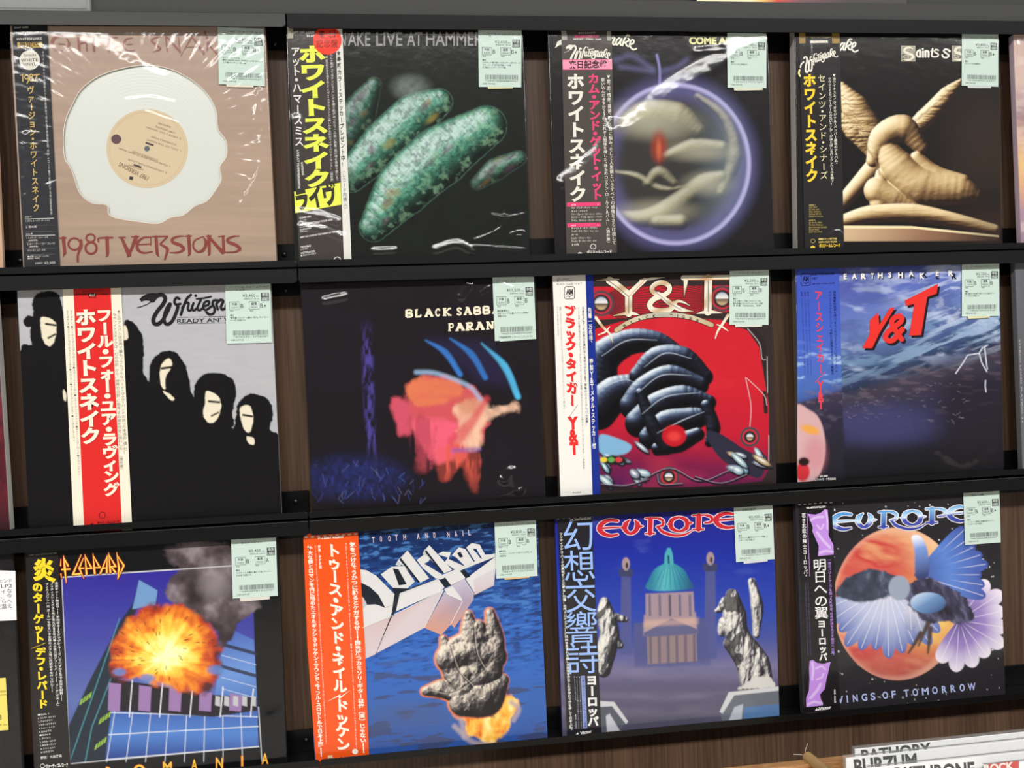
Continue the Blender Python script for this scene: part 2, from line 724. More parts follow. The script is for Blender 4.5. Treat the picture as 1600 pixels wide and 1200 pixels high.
def header_rail(row, x0, x1, side, screws, tilt):
    zt, zb = HD_T[row], HD_B[row]
    org = ((x0 + x1) / 2, 0.03, zb)
    t = empty('header_rail', org, f'black metal header rail over the {ROWN[row]} row of records, {side} of the joint',
              'rail', 'header rails above the record rows')
    f = bmesh.new()
    rounded_face(f, x0, x1, zb, zt, YF, YF + 0.0016, 0.004, True, False)
    for v in f.verts:                            # bent a little out of true
        v.co.y += tilt * (v.co.z - zt)
    add_box(f, x0, x1, YF + 0.0004, 0.033, zt - 0.0016, zt)
    bmesh.ops.translate(f, verts=f.verts, vec=-Vector(org))
    bm_obj('rail_face', f, M_BLACK, t)
    g = bmesh.new()
    add_box(g, x0 + 0.004, x1 - 0.004, 0.0305, 0.033, zb - 0.012, zt - 0.002)
    bmesh.ops.translate(g, verts=g.verts, vec=-Vector(org))
    bm_obj('mounting_flange', g, M_BLACK, t)
    for sx in screws:
        screw(t, sx - org[0], 0.0298 - org[1], zb - 0.0035 - org[2])


def record_tray(row, x0, x1, side, screws):
    zt, zb = LP_T[row], LP_B[row]
    org = ((x0 + x1) / 2, 0.03, zb)
    t = empty('record_tray', org, f'black metal record tray under the {ROWN[row]} row of records, {side} of the joint',
              'tray', 'record trays below the record rows')
    f = bmesh.new()
    rounded_face(f, x0, x1, zb, zt, YF, YF + 0.0014, 0.0035, False, True)
    bmesh.ops.translate(f, verts=f.verts, vec=-Vector(org))
    bm_obj('front_lip', f, M_BLACK, t)
    g = bmesh.new()
    add_box(g, x0, x1, YF + 0.0015, 0.033, zb, zb + 0.0016)
    bmesh.ops.translate(g, verts=g.verts, vec=-Vector(org))
    bm_obj('ledge', g, M_BLACK, t)
    h = bmesh.new()
    add_box(h, x0 + 0.004, x1 - 0.004, 0.0300, 0.033, zb + 0.0017, FL_T[row], 0.0004, 1)
    bmesh.ops.translate(h, verts=h.verts, vec=-Vector(org))
    bm_obj('back_flange', h, M_BLACK, t)
    for sx in screws:
        screw(t, sx - org[0], 0.0293 - org[1], FL_T[row] - 0.0145 - org[2])


for r in range(3):
    header_rail(r, -0.80, XJ - 0.0008, 'left', [-0.018, 0.3215], [0.06, 0.03, 0.02][r])
    header_rail(r, XJ + 0.0008, 1.95, 'right', [1.36], [-0.12, 0.03, -0.03][r])
    record_tray(r, -0.80, XJ - 0.0008, 'left', [-0.018, 0.3215])
    record_tray(r, XJ + 0.0008, 1.95, 'right', [1.36])

# ------------------------------------------------------------------ record sleeves
SW = 0.316
LEDGE = [z + 0.0018 for z in LP_B]


class Record:
    def __init__(self, label, row, crop, tl, bl, tr, br, edge=(60, 55, 55), thick=0.006, group=None, front=True, hole=False):
        self.crop = crop
        W = [un(p[0], p[1], 0.0) for p in (tl, bl, tr, br)]
        th = [math.atan2(W[0][0] - W[1][0], W[0][2] - W[1][2]), math.atan2(W[2][0] - W[3][0], W[2][2] - W[3][2])]
        self.th = th = sum(th) / 2               # lean to the right when positive
        zl = LEDGE[row]
        # middle of the sleeve from the seen edges
        zm = (W[0][2] + W[1][2] + W[2][2] + W[3][2]) / 4
        xm = (W[0][0] + W[1][0] + W[2][0] + W[3][0]) / 4
        self.ex = np.array([math.cos(th), 0, -math.sin(th)])
        self.ez = np.array([math.sin(th), 0, math.cos(th)])
        lift = abs(math.sin(th)) * SW / 2 + 0.0002
        zb = zl + lift
        xb = xm - (zm - zb) * math.tan(th)
        self.org = np.array([xb, 0.0, zb])
        self.row = row
        self.root = empty('record_sleeve', self.org, label, 'record', group)
        self.thick = thick
        h = SW / 2
        self.quad = [self.org + self.ex * a + self.ez * b for a, b in ((-h, SW), (h, SW), (h, 0), (-h, 0))]
        m = new_mat('sleeve_board', edge, 0.5, 0.3)
        noise_bump(m, 600, 0.2, 0.0003)
        b = bmesh.new()
        if hole:
            add_box(b, -h, h, 0.0042, thick, 0, SW, 0.0004)
            for a in ((-h, -h + .006, 0, SW), (h - .006, h, 0, SW), (-h, h, 0, .006), (-h, h, SW - .006, SW)):
                add_box(b, a[0], a[1], 0.0003, 0.0042, a[2], a[3])
        else:
            add_box(b, -h, h, 0.0003, thick, 0, SW, 0.0009)
        for v in b.verts:
            x, z = v.co.x, v.co.z
            v.co.x = x * math.cos(th) + z * math.sin(th)
            v.co.z = -x * math.sin(th) + z * math.cos(th)
        bm_obj('sleeve', b, m, self.root)

    def paint(self, base):
        q = [p + np.array([0, 0.0001, 0]) for p in self.quad]
        return Paint(q, self.crop, base)

    def sheet(self, y, crop=None):
        return Print(crop or self.crop, y)

    def cover(self, c, letters=None, hole=None):
        a = c.build('cover_art', M_PRINT, self.root, self.org, hole)
        if letters is not None and letters.n:
            letters.build('lettering', M_PRINT, a, self.org)
        return a

    def strip(self, pts, col, letters=None, extra=(), mat=None, crop=(0, 0, 1)):
        """the paper strip folded round the left of the sleeve"""
        p = Print(crop, -0.0011)
        p.poly(pts, col, 0)
        for e in extra:
            p.poly(e[0], e[1], 0.3)
        mat = mat or M_PRINT
        o = p.build('obi_strip', mat, self.root, self.org)
        if letters is not None and letters.n:
            letters.build('lettering', mat, o, self.org)
        return o

    def film(self, ridges=(), amp=0.0004, scale=160, seed=1, wrap=True, radial=None, N=130, patches=()):
        q = [np.asarray(p) for p in self.quad]
        g = Paint(q, self.crop, (0, 0, 0), N)
        H = 0.5 * amp * (fbm(g.X / scale, g.Y / scale, seed, 3) - 0.35) * 2
        for pts, w, a in ridges:
            p = catmull(pts, 5) if len(pts) > 2 else np.asarray(pts, float)
            D = np.full(g.X.shape, 1e9)
            for i in range(len(p) - 1):
                D = np.minimum(D, g.seg(p[i], p[i + 1])[0])
            H = H + a * np.exp(-(D / w) ** 2) * (0.55 + 0.9 * fbm(g.X / 45, g.Y / 45, seed + 3, 2))
        Z, XW = g.W[..., 2], g.W[..., 0]
        v1 = np.stack([CAM_POS[0] - XW, CAM_POS[1] + 0 * Z, CAM_POS[2] - Z], -1)
        v2 = np.stack([(XW - CAM_POS[0]) * LAMP_Y / CAM_POS[1], LAMP_Y + 0 * Z, CEIL - Z], -1)
        hv = v1 / np.linalg.norm(v1, axis=-1, keepdims=True) + v2 / np.linalg.norm(v2, axis=-1, keepdims=True)
        need = -hv[..., 2] / hv[..., 1]          # how far a loose fold has to lie back to catch the lamps
        mk_all = np.zeros(g.X.shape)
        for pts, w, k in patches:
            p = catmull(pts, 5) if len(pts) > 2 else np.asarray(pts, float)
            D = np.full(g.X.shape, 1e9)
            V = np.zeros(g.X.shape)
            for i in range(len(p) - 1):
                d, t = g.seg(p[i], p[i + 1])
                V = np.where(d < D, g.Y - (p[i][1] + t * (p[i + 1][1] - p[i][1])), V)
                D = np.minimum(D, d)
            mk = np.exp(-(D / w) ** 4)
            mk_all = np.maximum(mk_all, np.exp(-(D / w / 1.3) ** 4))
            mm = SW / 1000.0 * 1000 / (g.X[0, -1] - g.X[0, 0])
            H = H + mk * (need * k * (V + w) * mm + 0.00042 * fbm(g.X / 38, g.Y / 38, seed + 5, 3))
        if radial:
            cx, cy, n, a = radial
            an = np.arctan2(g.Y - cy, g.X - cx) / (2 * np.pi) * n
            rr = np.hypot(g.X - cx, g.Y - cy)
            H = H + a * fbm(an + 64, rr / 70, seed + 7, 2) * sstep(330, 460, rr) * (1 - .85 * mk_all)
        s = np.linspace(0, 1, N + 1)
        S, T = np.meshgrid(s, s)
        edge = np.minimum(1, np.minimum(np.minimum(S, 1 - S), np.minimum(T, 1 - T)) / 0.02)
        H = np.maximum(H, -0.0006) * edge
        P = g.W.copy()
        P[..., 1] -= 0.0030 + H
        m = 0.0012
        tk = self.thick + 0.0012
        if wrap:
            L = []
            for col, sg in ((P[:, 0], -1), (P[:, -1], 1)):
                a = col + self.ex * (sg * m)
                a1 = a.copy()
                a1[:, 1] = -0.0012
                a2 = a.copy()
                a2[:, 1] = tk
                L.append((a1, a2))
            P = np.concatenate([L[0][1][:, None], L[0][0][:, None], P, L[1][0][:, None], L[1][1][:, None]], 1)
        nr, nc = P.shape[:2]
        idx = np.arange(nr * nc).reshape(nr, nc)
        f = np.stack([idx[:-1, :-1], idx[1:, :-1], idx[1:, 1:], idx[:-1, 1:]], -1).reshape(-1, 4)
        return link_mesh('plastic_sleeve', P.reshape(-1, 3), f.tolist(), M_FILM, self.root, self.org, None, True)

    def tag(self, q, title, price, media, notes, title2=None, seed=0, under=None, foot=None, sleeve='B'):
        """mint price tag: q = TL TR BR BL in frame positions"""
        q = np.asarray(q, float)

        def P(a, b):
            a, b = a, b
            return q[0] * (1 - a) * (1 - b) + q[1] * a * (1 - b) + q[2] * a * b + q[3] * (1 - a) * b
        pr = Print((0, 0, 1), -0.0018)
        pr.poly(q, (198, 216, 206), 0)
        o = pr.build('price_tag', M_PAPER, self.root, self.org)
        if under:
            pu = Print((0, 0, 1), -0.0016)
            a0, a1, bb, col = under
            pu.poly([P(a0, 0.97), P(a1, 0.97), P(a1, bb), P((a0 + a1) / 2, bb + .008), P(a0 + .02, bb + .012)], col)
            pu.build('sticker', M_PAPER, self.root, self.org)
        t = Print((0, 0, 1), -0.0018)
        K, G = (62, 70, 68), (96, 106, 102)

        def H(s, a0, a1, b, h, col=K, bold=0.0, lvl=1):
            t.h(s, P(a0, b), P(a1, b), h, col, bold, lvl)
        k = np.linalg.norm(q[3] - q[0])
        H('タイトル', .085, .17, .078, k * .022, G)
        n = len(title)
        H(title, .22, min(.22 + n * .068, .97), .084, k * .030, G, .01)
        if title2:
            H(title2, .23, .23 + len(title2) * .068, .128, k * .030, G, .01)
        H('¥' + price, .74 - .30 * (len(price) + 1) / 6 - .06, .66, .232, k * .05, K)
        H('税込', .68, .75, .232, k * .02, G)
        H('税抜¥' + str(int(round(int(price.replace(',', '')) / 1.1))) + '・税10%', .41, .75, .272, k * .022, G)
        t.poly([P(.79, .165), P(.965, .165), P(.965, .30), P(.79, .30)], (64, 70, 68), 1)
        H('中古', .815, .945, .222, k * .045, (214, 226, 218), .02, 2)
        H('USED', .805, .95, .288, k * .046, (214, 226, 218), .02, 2)
        for a, top, sub, gr, small in ((.085, '外装', 'SLEEVE', sleeve, '良品'), (.52, '盤質', 'MEDIA', media, '良品')):
            b0, b1 = .31, .44
            c = [P(a, b0), P(a + .22, b0), P(a + .22, b1), P(a, b1), P(a, b0)]
            t.pen(c, 0.7, G, 1, smooth=False, cap=False)
            H(top, a + .05, a + .17, .365, k * .036, K, .01)
            H(sub, a + .035, a + .185, .418, k * .028, G)
            H(gr[0], a + .245, a + .305, .415, k * .075, (48, 56, 54))
            if len(gr) > 1:
                pa, pb = P(a + .325, .385), P(a + .375, .385)
                t.pen([pa, pb], 1.0, K, 1, cap=False)
                t.pen([P(a + .35, .365), P(a + .35, .405)], 1.0, K, 1, cap=False)
            H(small, a + .01, a + .085, .472, k * .02, G)
        for i, s in enumerate(notes):
            H(s, .09, min(.09 + len(s) * .042, .975), .545 + i * .042, k * .026, G if i else K, .01)
        rnd = random.Random(seed)
        a = .15
        while a < .925:
            w = rnd.choice([.006, .006, .012])
            t.poly([P(a, .785), P(a + w, .785), P(a + w, .868), P(a, .868)], (104, 112, 108), 1)
            a += w + rnd.choice([.006, .008, .013])
        H('*' + ''.join(rnd.choice('0123456789') for _ in range(13)) + '*', .155, .93, .905, k * .026, G)
        H('大阪/LIMP R店', .09, .38, .955, k * .024, G)
        if foot:
            H(foot, .16, .92, .895 + .07, k * .026, K)
        t.build('printing', M_PAPER, o, self.org)


def lines(L, items, x, y, dx, dy, wch, h, col, bold=0.0, skew=0.0):
    for i, s in enumerate(items):
        if s:
            x0, y0 = x + dx * i, y + dy * i
            L.h(s, (x0, y0), (x0 + wch * len(s), y0 + skew * wch * len(s)), h, col, bold)


# logo strokes, in the drawing frame of the silver sleeve's heading
SCRIPT = [
    ([(300, 150), (350, 138), (388, 170), (365, 235), (305, 310), (265, 385), (270, 432), (305, 445), (340, 425)], 42),
    ([(335, 430), (385, 365), (432, 262), (436, 232), (402, 285), (376, 370), (385, 430), (420, 443), (465, 405), (505, 315), (520, 262)], 36),
    ([(545, 232), (500, 240), (484, 205), (505, 168), (535, 180)], 28),
    ([(655, 138), (612, 180), (578, 260), (550, 345)], 28),
    ([(562, 275), (602, 222), (632, 228), (622, 285), (642, 303), (672, 278)], 25),
    ([(682, 225), (664, 280), (690, 300), (725, 268)], 25),
    ([(758, 190), (724, 270), (742, 300), (780, 276)], 25),
    ([(715, 180), (790, 172), (865, 156)], 18),
    ([(790, 258), (838, 240), (842, 205), (800, 215), (782, 268), (810, 297), (868, 258)], 25),
    ([(935, 196), (892, 198), (882, 235), (902, 280), (892, 330), (850, 342), (818, 322)], 27),
    ([(920, 231), (935, 290)], 26),
    ([(930, 219), (965, 190), (991, 206), (968, 261), (980, 290), (1003, 284)], 28),
    ([(1066, 194), (1029, 223), (1016, 269), (1034, 290), (1072, 252), (1104, 196), (1084, 256), (1094, 290)], 26),
    ([(1218, 156), (1190, 149), (1160, 181), (1137, 227), (1120, 292)], 28),
    ([(1203, 191), (1221, 214), (1178, 240), (1142, 250), (1168, 256), (1185, 286), (1218, 298)], 24),
    ([(1233, 269), (1284, 254), (1297, 219), (1269, 205), (1244, 231), (1233, 273), (1259, 315), (1299, 334), (1345, 319)], 24),
]
SNAKE_HEAD = [(118, 182), (150, 152), (200, 129), (255, 120), (312, 128), (305, 172), (272, 217), (240, 217),
              (222, 200), (188, 196), (152, 202), (142, 214), (130, 197)]
TONGUE = [(95, 273), (150, 256), (196, 238), (236, 212)]


def script_logo(L, o, ux, uy, col, lvl=1, first=0, last=99, head=True, wk=1.0, maxx=None):
    """o = where drawing point (100,300) goes, ux / uy = where 100 drawing units go"""
    o, ux, uy = (np.asarray(a, float) for a in (o, ux, uy))
    M = lambda pts: [tuple(o + ux * (x - 100) / 100 + uy * (y - 300) / 100) for x, y in pts]
    k = (np.linalg.norm(ux) + np.linalg.norm(uy)) / 200 * wk
    for pts, w in SCRIPT[first:last]:
        if maxx and max(p[0] for p in pts) > maxx:
            pts = [p for p in pts if p[0] < maxx]
            if len(pts) < 2:
                continue
        L.pen(M(pts), w * k, col, lvl)
    if last > 5 and first < 5:
        c = M([(705, 146)])[0]
        L.ell(c[0], c[1], 16 * k, 16 * k, col, lvl, 14)
    if head:
        L.poly(M(SNAKE_HEAD), col, lvl)
        L.pen(M(TONGUE), 9 * k, col, lvl)


# tall rounded capitals of the five-letter logo (drawn twice, red and blue)
def wide_logo(L, dx, dy, outer, inner, cut=1253):
    S = [
        ([(248, 132), (182, 126), (122, 150), (92, 196), (122, 238), (184, 260), (248, 250)], [22, 26, 38, 46, 38, 26, 16]),
        ([(84, 200), (70, 204)], [30, 4]), ([(110, 196), (190, 190), (268, 186)], [18, 16, 8]),
        ([(352, 124), (318, 160), (312, 205), (358, 242), (408, 210), (420, 160), (398, 126)], [10, 44, 40, 24, 40, 44, 10]),
        ([(300, 190), (276, 186)], [34, 6]), ([(430, 180), (468, 178)], [34, 6]),
        ([(532, 118), (528, 240)], 40), ([(490, 112), (560, 108), (618, 110)], 15), ([(490, 242), (566, 238)], 13),
        ([(600, 112), (638, 130), (636, 168), (585, 182)], [18, 26, 24, 12]),
        ([(596, 184), (640, 228), (740, 258), (830, 248), (896, 212)], [22, 26, 22, 18, 5]),
        ([(778, 98), (716, 128), (712, 190), (778, 222), (842, 190), (840, 128), (778, 98)], [16, 38, 38, 16, 38, 38, 16]),
        ([(700, 160), (676, 162)], [36, 6]), ([(850, 152), (894, 150)], [34, 6]),
        ([(948, 88), (946, 204)], 42), ([(896, 86), (980, 82), (1030, 82)], 14), ([(898, 206), (990, 202)], 13),
        ([(1012, 84), (1058, 100), (1054, 138), (1000, 150)], [18, 26, 24, 12]),
        ([(1250, 74), (1185, 66), (1122, 88), (1094, 126), (1124, 168), (1190, 190), (1250, 184)], [20, 26, 38, 44, 38, 26, 18]),
        ([(1088, 128), (1070, 130)], [30, 6]), ([(1112, 126), (1190, 120), (1250, 114)], [18, 16, 14]),
    ]
    for grow, col, lvl in ((13, outer, 1), (0, inner, 2)):
        for pts, w in S:
            p = [(min(x + dx, cut), y + dy) for x, y in pts]
            ww = [q + grow for q in w] if np.ndim(w) else w + grow
            L.pen(p, ww, col, lvl)

Zm = lambda zx, zy, zs: (lambda x, y: (zx + x / zs, zy + y / zs))
FULL = (0, 0, 1)
GRP = None


def am_mark(L, q, col, lvl=1):
    """rounded record-label badge: q maps unit square to the frame"""
    def P(a, b):
        return q(a, b)
    t = []
    r = .2
    for cx, cy, a0 in ((1 - r, r, -90), (1 - r, 1 - r, 0), (r, 1 - r, 90), (r, r, 180)):
        for k in range(5):
            a = math.radians(a0 + 90 * k / 4)
            t.append(P(cx + r * math.cos(a), cy + r * math.sin(a)))
    t.append(t[0])
    L.pen(t, 1.0, col, lvl, smooth=False, cap=False)
    a, b = P(.16, .62), P(.84, .62)
    L.h('AM', a, b, np.hypot(P(0, .42)[0] - P(0, 0)[0], P(0, .42)[1] - P(0, 0)[1]), col, .05, lvl)
    L.pen([P(.2, .8), P(.4, .76), P(.5, .86), P(.6, .76), P(.84, .72)], .9, col, lvl)


# ================= top row, first: tan sleeve with a torn round window
rec = Record('tan record sleeve with white vinyl showing through a torn round hole', 0, (0, 0, 2.791),
             (14.5, 40), (35, 413), (415, 45), (433, 405), (186, 160, 140), 0.0085, hole=True)
A1 = rec
c = rec.paint((166, 144, 127))
n = c.nz(420, 16, 3)
n2 = c.nz(900, 70, 9)
c.mul(0.80 + 0.24 * n + 0.22 * n2)
c.mix(sstep(900, 200, c.Y) * 0.35, (180, 158, 150))
HOLE = catmull([(480, 312), (560, 292), (640, 284), (740, 300), (830, 345), (900, 405), (942, 480), (950, 560), (985, 612),
                (988, 680), (958, 728), (966, 780), (938, 832), (900, 878), (850, 898), (800, 938), (745, 948), (690, 975),
                (600, 966), (520, 954), (474, 935), (466, 894), (400, 885), (348, 842), (322, 770), (302, 722), (282, 690),
                (276, 600), (287, 520), (318, 450), (352, 392), (412, 342)], 3, True)
BR = (132, 66, 60)
L = rec.sheet(-0.0002, (85, 355, 5.333))
for pts, w in [([(45, 92), (94, 88)], 13), ([(74, 90), (86, 215)], [30, 26]), ([(87, 210), (70, 250)], [26, 4]),
               ([(222, 110), (222, 160), (196, 230), (194, 285)], [22, 26, 18, 18]),
               ([(368, 122), (372, 92), (485, 86)], 14), ([(438, 90), (442, 220), (430, 246)], [30, 26, 5]),
               ([(538, 86), (590, 84)], 11), ([(560, 90), (622, 228)], [22, 36]), ([(680, 82), (622, 228), (604, 246)], [32, 20, 4]), ([(640, 80), (704, 78)], 10),
               ([(806, 84), (742, 88), (692, 130), (696, 188), (746, 214), (816, 204)], [10, 16, 26, 26, 17, 10]), ([(690, 146), (800, 140)], 11), ([(802, 80), (802, 150)], 9),
               ([(846, 80), (856, 215), (872, 246)], [26, 26, 4]), ([(818, 78), (942, 76)], 12), ([(940, 80), (882, 140)], 15), ([(884, 144), (940, 182), (920, 268)], [14, 28, 14]),
               ([(1082, 74), (1038, 76), (984, 96), (990, 126), (1050, 150), (1076, 184), (1030, 210), (964, 212)], [8, 14, 22, 26, 27, 26, 16, 10]),
               ([(1092, 75), (1140, 72)], 10), ([(1118, 75), (1126, 212), (1112, 240)], [28, 26, 4]),
               ([(1236, 78), (1172, 110), (1156, 160), (1190, 204), (1240, 190), (1264, 130), (1240, 78)], [8, 14, 16, 18, 27, 28, 8]),
               ([(1266, 75), (1306, 72)], 10), ([(1286, 75), (1291, 212), (1280, 236)], [26, 24, 4]), ([(1286, 80), (1402, 210)], [22, 32]), ([(1405, 76), (1411, 206)], [20, 26]), ([(1368, 78), (1418, 72)], 10),
               ([(1542, 74), (1498, 76), (1448, 96), (1450, 122), (1510, 148), (1546, 180), (1506, 206), (1424, 210)], [8, 14, 22, 26, 27, 26, 16, 10])]:
    L.pen(pts, w, BR)
L.ring(166, 140, 50, 48, 16, BR)
L.ring(301, 90, 36, 32, 15, BR)
L.ring(305, 174, 46, 48, 19, BR)
FT = (146, 104, 98)
L.crop = (75, 45, 5.926)
for pts, w in [([(165, 76), (100, 66), (46, 100), (40, 152), (76, 200), (132, 202)], [10, 22, 30, 28, 24, 12]), ([(170, 84), (196, 140), (160, 196)], [10, 24, 10]), ([(100, 140), (150, 144)], 14),
               ([(280, 80), (290, 205)], 24), ([(288, 140), (350, 130), (360, 205)], 16), ([(420, 80), (426, 205)], 24), ([(480, 84), (640, 78)], 14), ([(560, 84), (566, 205)], 24),
               ([(780, 84), (720, 100), (704, 160), (740, 205), (800, 200)], [10, 18, 24, 18, 10]), ([(706, 146), (780, 142)], 10),
               ([(1060, 74), (1000, 80), (958, 108), (1002, 150), (1040, 186), (970, 216)], [8, 14, 18, 20, 18, 8]),
               ([(1090, 72), (1104, 212)], 14), ([(1100, 74), (1222, 214)], [14, 22]), ([(1206, 74), (1222, 210)], 10),
               ([(1332, 70), (1230, 250)], [16, 8]), ([(1332, 70), (1440, 226)], [14, 24]), ([(1284, 170), (1392, 166)], 9),
               ([(1452, 26), (1474, 100), (1474, 200)], [22, 20, 12]), ([(1560, 90), (1490, 140), (1570, 240)], [10, 12, 18])]:
    L.pen(pts, w, FT)
a = rec.cover(c, L, HOLE)
# torn edge of the window: a thin paper rim round the hole
rim = Print(rec.crop, 0.0)
rim.pen(np.vstack([HOLE, HOLE[:1]]), 3.0, (226, 214, 200), 1, smooth=False, cap=False)
rim.build('torn_edge', M_PRINT, rec.root, rec.org)
L = rec.sheet(-0.0011, FULL)
za, zb = Zm(15, 35, 6.31), Zm(25, 215, 6.0)
GO, WH = (196, 168, 104), (214, 210, 204)
L.h('23AP 5090', za(45, 60), za(185, 55), 2.6, WH, .02)
L.h('1987 VERSIONS', za(70, 122), za(320, 116), 4.2, WH, .01)
L.h('WHITESNAKE', za(66, 178), za(318, 172), 4.2, WH, .01)
L.poly([za(76, 196), za(320, 190), za(324, 248), za(80, 254)], (190, 160, 92))
L.h('限定盤', za(100, 244), za(298, 238), 7.4, (60, 50, 36), .02, 2)
p = za(198, 372)
L.ell(p[0], p[1], 16, 15.4, (220, 216, 204))
L.h('5tracks', za(140, 338), za(262, 330), 4.6, (80, 76, 72), 0, 2)
L.h('WHITE', za(112, 390), za(280, 384), 5.4, (60, 56, 54), 0, 2)
L.h('VINYL', za(128, 430), za(262, 424), 5.2, (70, 66, 64), 0, 2)
for pts in ([(110, 520), (128, 512), (130, 580)], [(272, 515), (248, 580)], [(228, 520), (294, 512)]):
    L.pen([za(*q) for q in pts], 2.0, GO, smooth=False)
for cx, cy, rx, ry in ((168, 538, 20, 20), (212, 525, 14, 14), (214, 560, 18, 18)):
    q = za(cx, cy)
    L.ring(q[0], q[1], rx / 6.31, ry / 6.31, 1.7, GO)
L.pen([za(188, 540), za(186, 575), za(172, 600)], 1.8, GO)
L.vt('ヴァージョン・ホワイトスネイク', za(205, 625), zb(190, 700), 11.5, GO, .02)
L.vt('ホワイトスネイクの最新ヒットを新録音で収めた日本独自企画、白いレコード盤でお届けする完全限定発売', za(328, 280), zb(332, 725), 3.6, WH)
for y, x1 in ((760, 355), (917, 366)):
    L.pen([zb(82 + (y - 760) * .06, y + 4), zb(x1, y - 4)], 0.9, WH, smooth=False, cap=False)
for y in (822, 880, 985, 1040, 1095):
    L.pen([zb(92, y + 2), zb(368, y - 3)], 0.3, (130, 126, 120), smooth=False, cap=False)
for s, x, y, w, hh in [('Side A', 86, 752, 62, 2.4), ('1. スティル・オブ・ザ・ナイト', 92, 790, 226, 2.7), ('2. 夜の影', 92, 848, 104, 2.7), ('Side B', 94, 912, 62, 2.4),
                       ('1. ルッキング・フォー・ラヴ', 100, 948, 200, 2.7), ('(未発表曲)', 118, 972, 84, 2.2),
                       ('2. ユー・アー・ゴナ・ブレイク', 106, 1006, 258, 2.7), ('(未発表曲)', 122, 1030, 84, 2.2), ('3. ニード・ユア・ラヴ', 110, 1066, 166, 2.7),
                       ('■45回転 12インチ・シングル', 110, 1122, 198, 2.2), ('■解説・対訳付', 110, 1142, 112, 2.2), ('STEREO', 180, 1188, 70, 3), ('¥2,300', 266, 1188, 102, 4)]:
    L.h(s, zb(x, y), zb(x + w, y - 5), hh, WH, .005)
rec.strip([(52, 104), (206, 104), (262, 1160), (106, 1164)], (50, 50, 54), L, (), None, rec.crop)
M_PRINT_B = M_PRINT
rec.tag([(340, 42), (412, 44.8), (414, 134.7), (342, 131.3)], '1987 ヴァージョン', '2,850', 'B+',
        ['12インチシングル', '帯付 WHITE VINYL 歌詞カード付 ライナー', 'シミ有/ジャケット擦れ有'], None, 1, (.15, .75, 1.03, (222, 214, 196)))
rec.film([([(1130, 400), (1115, 560), (1140, 700), (1110, 800), (1050, 900)], 9, 0.0011),
          ([(1120, 420), (1150, 560), (1120, 640)], 6, 0.0008), ([(560, 440), (660, 430), (760, 450)], 8, 0.0005), ([(640, 490), (780, 540)], 6, 0.0005),
          ([(120, 600), (130, 900), (150, 1100)], 14, 0.0010)],
         0.0003, 260, 3, True, (630, 630, 150, 0.0011), 200,
         [([(95, 135), (240, 135), (360, 160), (480, 205), (560, 265)], 46, 1.0), ([(560, 260), (640, 300), (720, 330)], 20, 1.0)])
# the white record inside
q = un(642 / 2.791, 648 / 2.791, 0.002)
t = empty('vinyl_record', q, 'white vinyl record with cream centre label seen through the torn hole', 'record')
bm = bmesh.new()
NR = 96
prof = [(0.0037, 0.0), (0.054, 0.0)] + [(0.056 + 0.0925 * k / 46, (0.0 if k % 2 else 0.00002)) for k in range(47)] + [(0.1503, 0.0004)]
rings = []
for rr, dy in prof:
    rings.append([bm.verts.new((rr * math.cos(k * 2 * math.pi / NR), dy, rr * math.sin(k * 2 * math.pi / NR))) for k in range(NR)])
for a_, b_ in zip(rings, rings[1:]):
    for k in range(NR):
        bm.faces.new((a_[k], a_[(k + 1) % NR], b_[(k + 1) % NR], b_[k]))
for rg, yy in ((rings[-1], 0.0016),):
    back = [bm.verts.new((v.co.x, yy, v.co.z)) for v in rg]
    for k in range(NR):
        bm.faces.new((rg[k], rg[(k + 1) % NR], back[(k + 1) % NR], back[k]))
    bm.faces.new(back)
bm_obj('disc', bm, new_mat('white_vinyl', (206, 209, 202), 0.28, 0.5), t)
L = Print(rec.crop, 0.0018)
L.ell(642, 648, 178, 172, (206, 187, 156), 0, 64)
L.ring(642, 648, 165, 160, 1.5, (196, 170, 136), 1, 64)
lab = L.build('centre_label', M_PAPER, t, q)
L = Print(rec.crop, 0.0018)
DK = (120, 98, 82)
L.ell(507, 607, 22, 21, (98, 74, 78), 1)
L.ell(641, 648, 12, 12, (92, 100, 104), 1)
L.h('1987 VERSIONS', (650, 772), (524, 706), 20, DK, .01)
L.h('WHITESNAKE', (628, 738), (560, 716), 8, DK)
for i, (s, x0, x1) in enumerate([('1. STILL OF THE NIGHT', 790, 640), ('(COVERDALE SYKES)', 770, 660), ('2. HERE I GO AGAIN', 792, 640), ('(1987 VERSION)', 765, 680), ('RADIO MIX', 745, 690)]):
    yy = 655 - i * 26
    L.h(s, (x0, yy), (x1, yy - (x0 - x1) * .34), 8, DK)
for i, (s, x0, x1) in enumerate([('3. LOOKING FOR LOVE', 730, 560), ("4. YOU'RE GONNA BREAK MY HEART AGAIN", 745, 520), ('(COVERDALE SYKES)', 690, 580)]):
    yy = 752 - i * 28
    L.h(s, (x0, yy), (x1, yy - (x0 - x1) * .36), 8, DK)
for x, y in ((655, 628), (602, 724)):
    L.poly([(x - 18, y - 10), (x + 16, y + 2), (x + 13, y + 10), (x - 21, y - 2)], (84, 74, 74), 1)
L.poly([(566, 768), (582, 772), (578, 786), (562, 782)], (70, 64, 74), 1)
L.build('lettering', M_PAPER, lab, q)

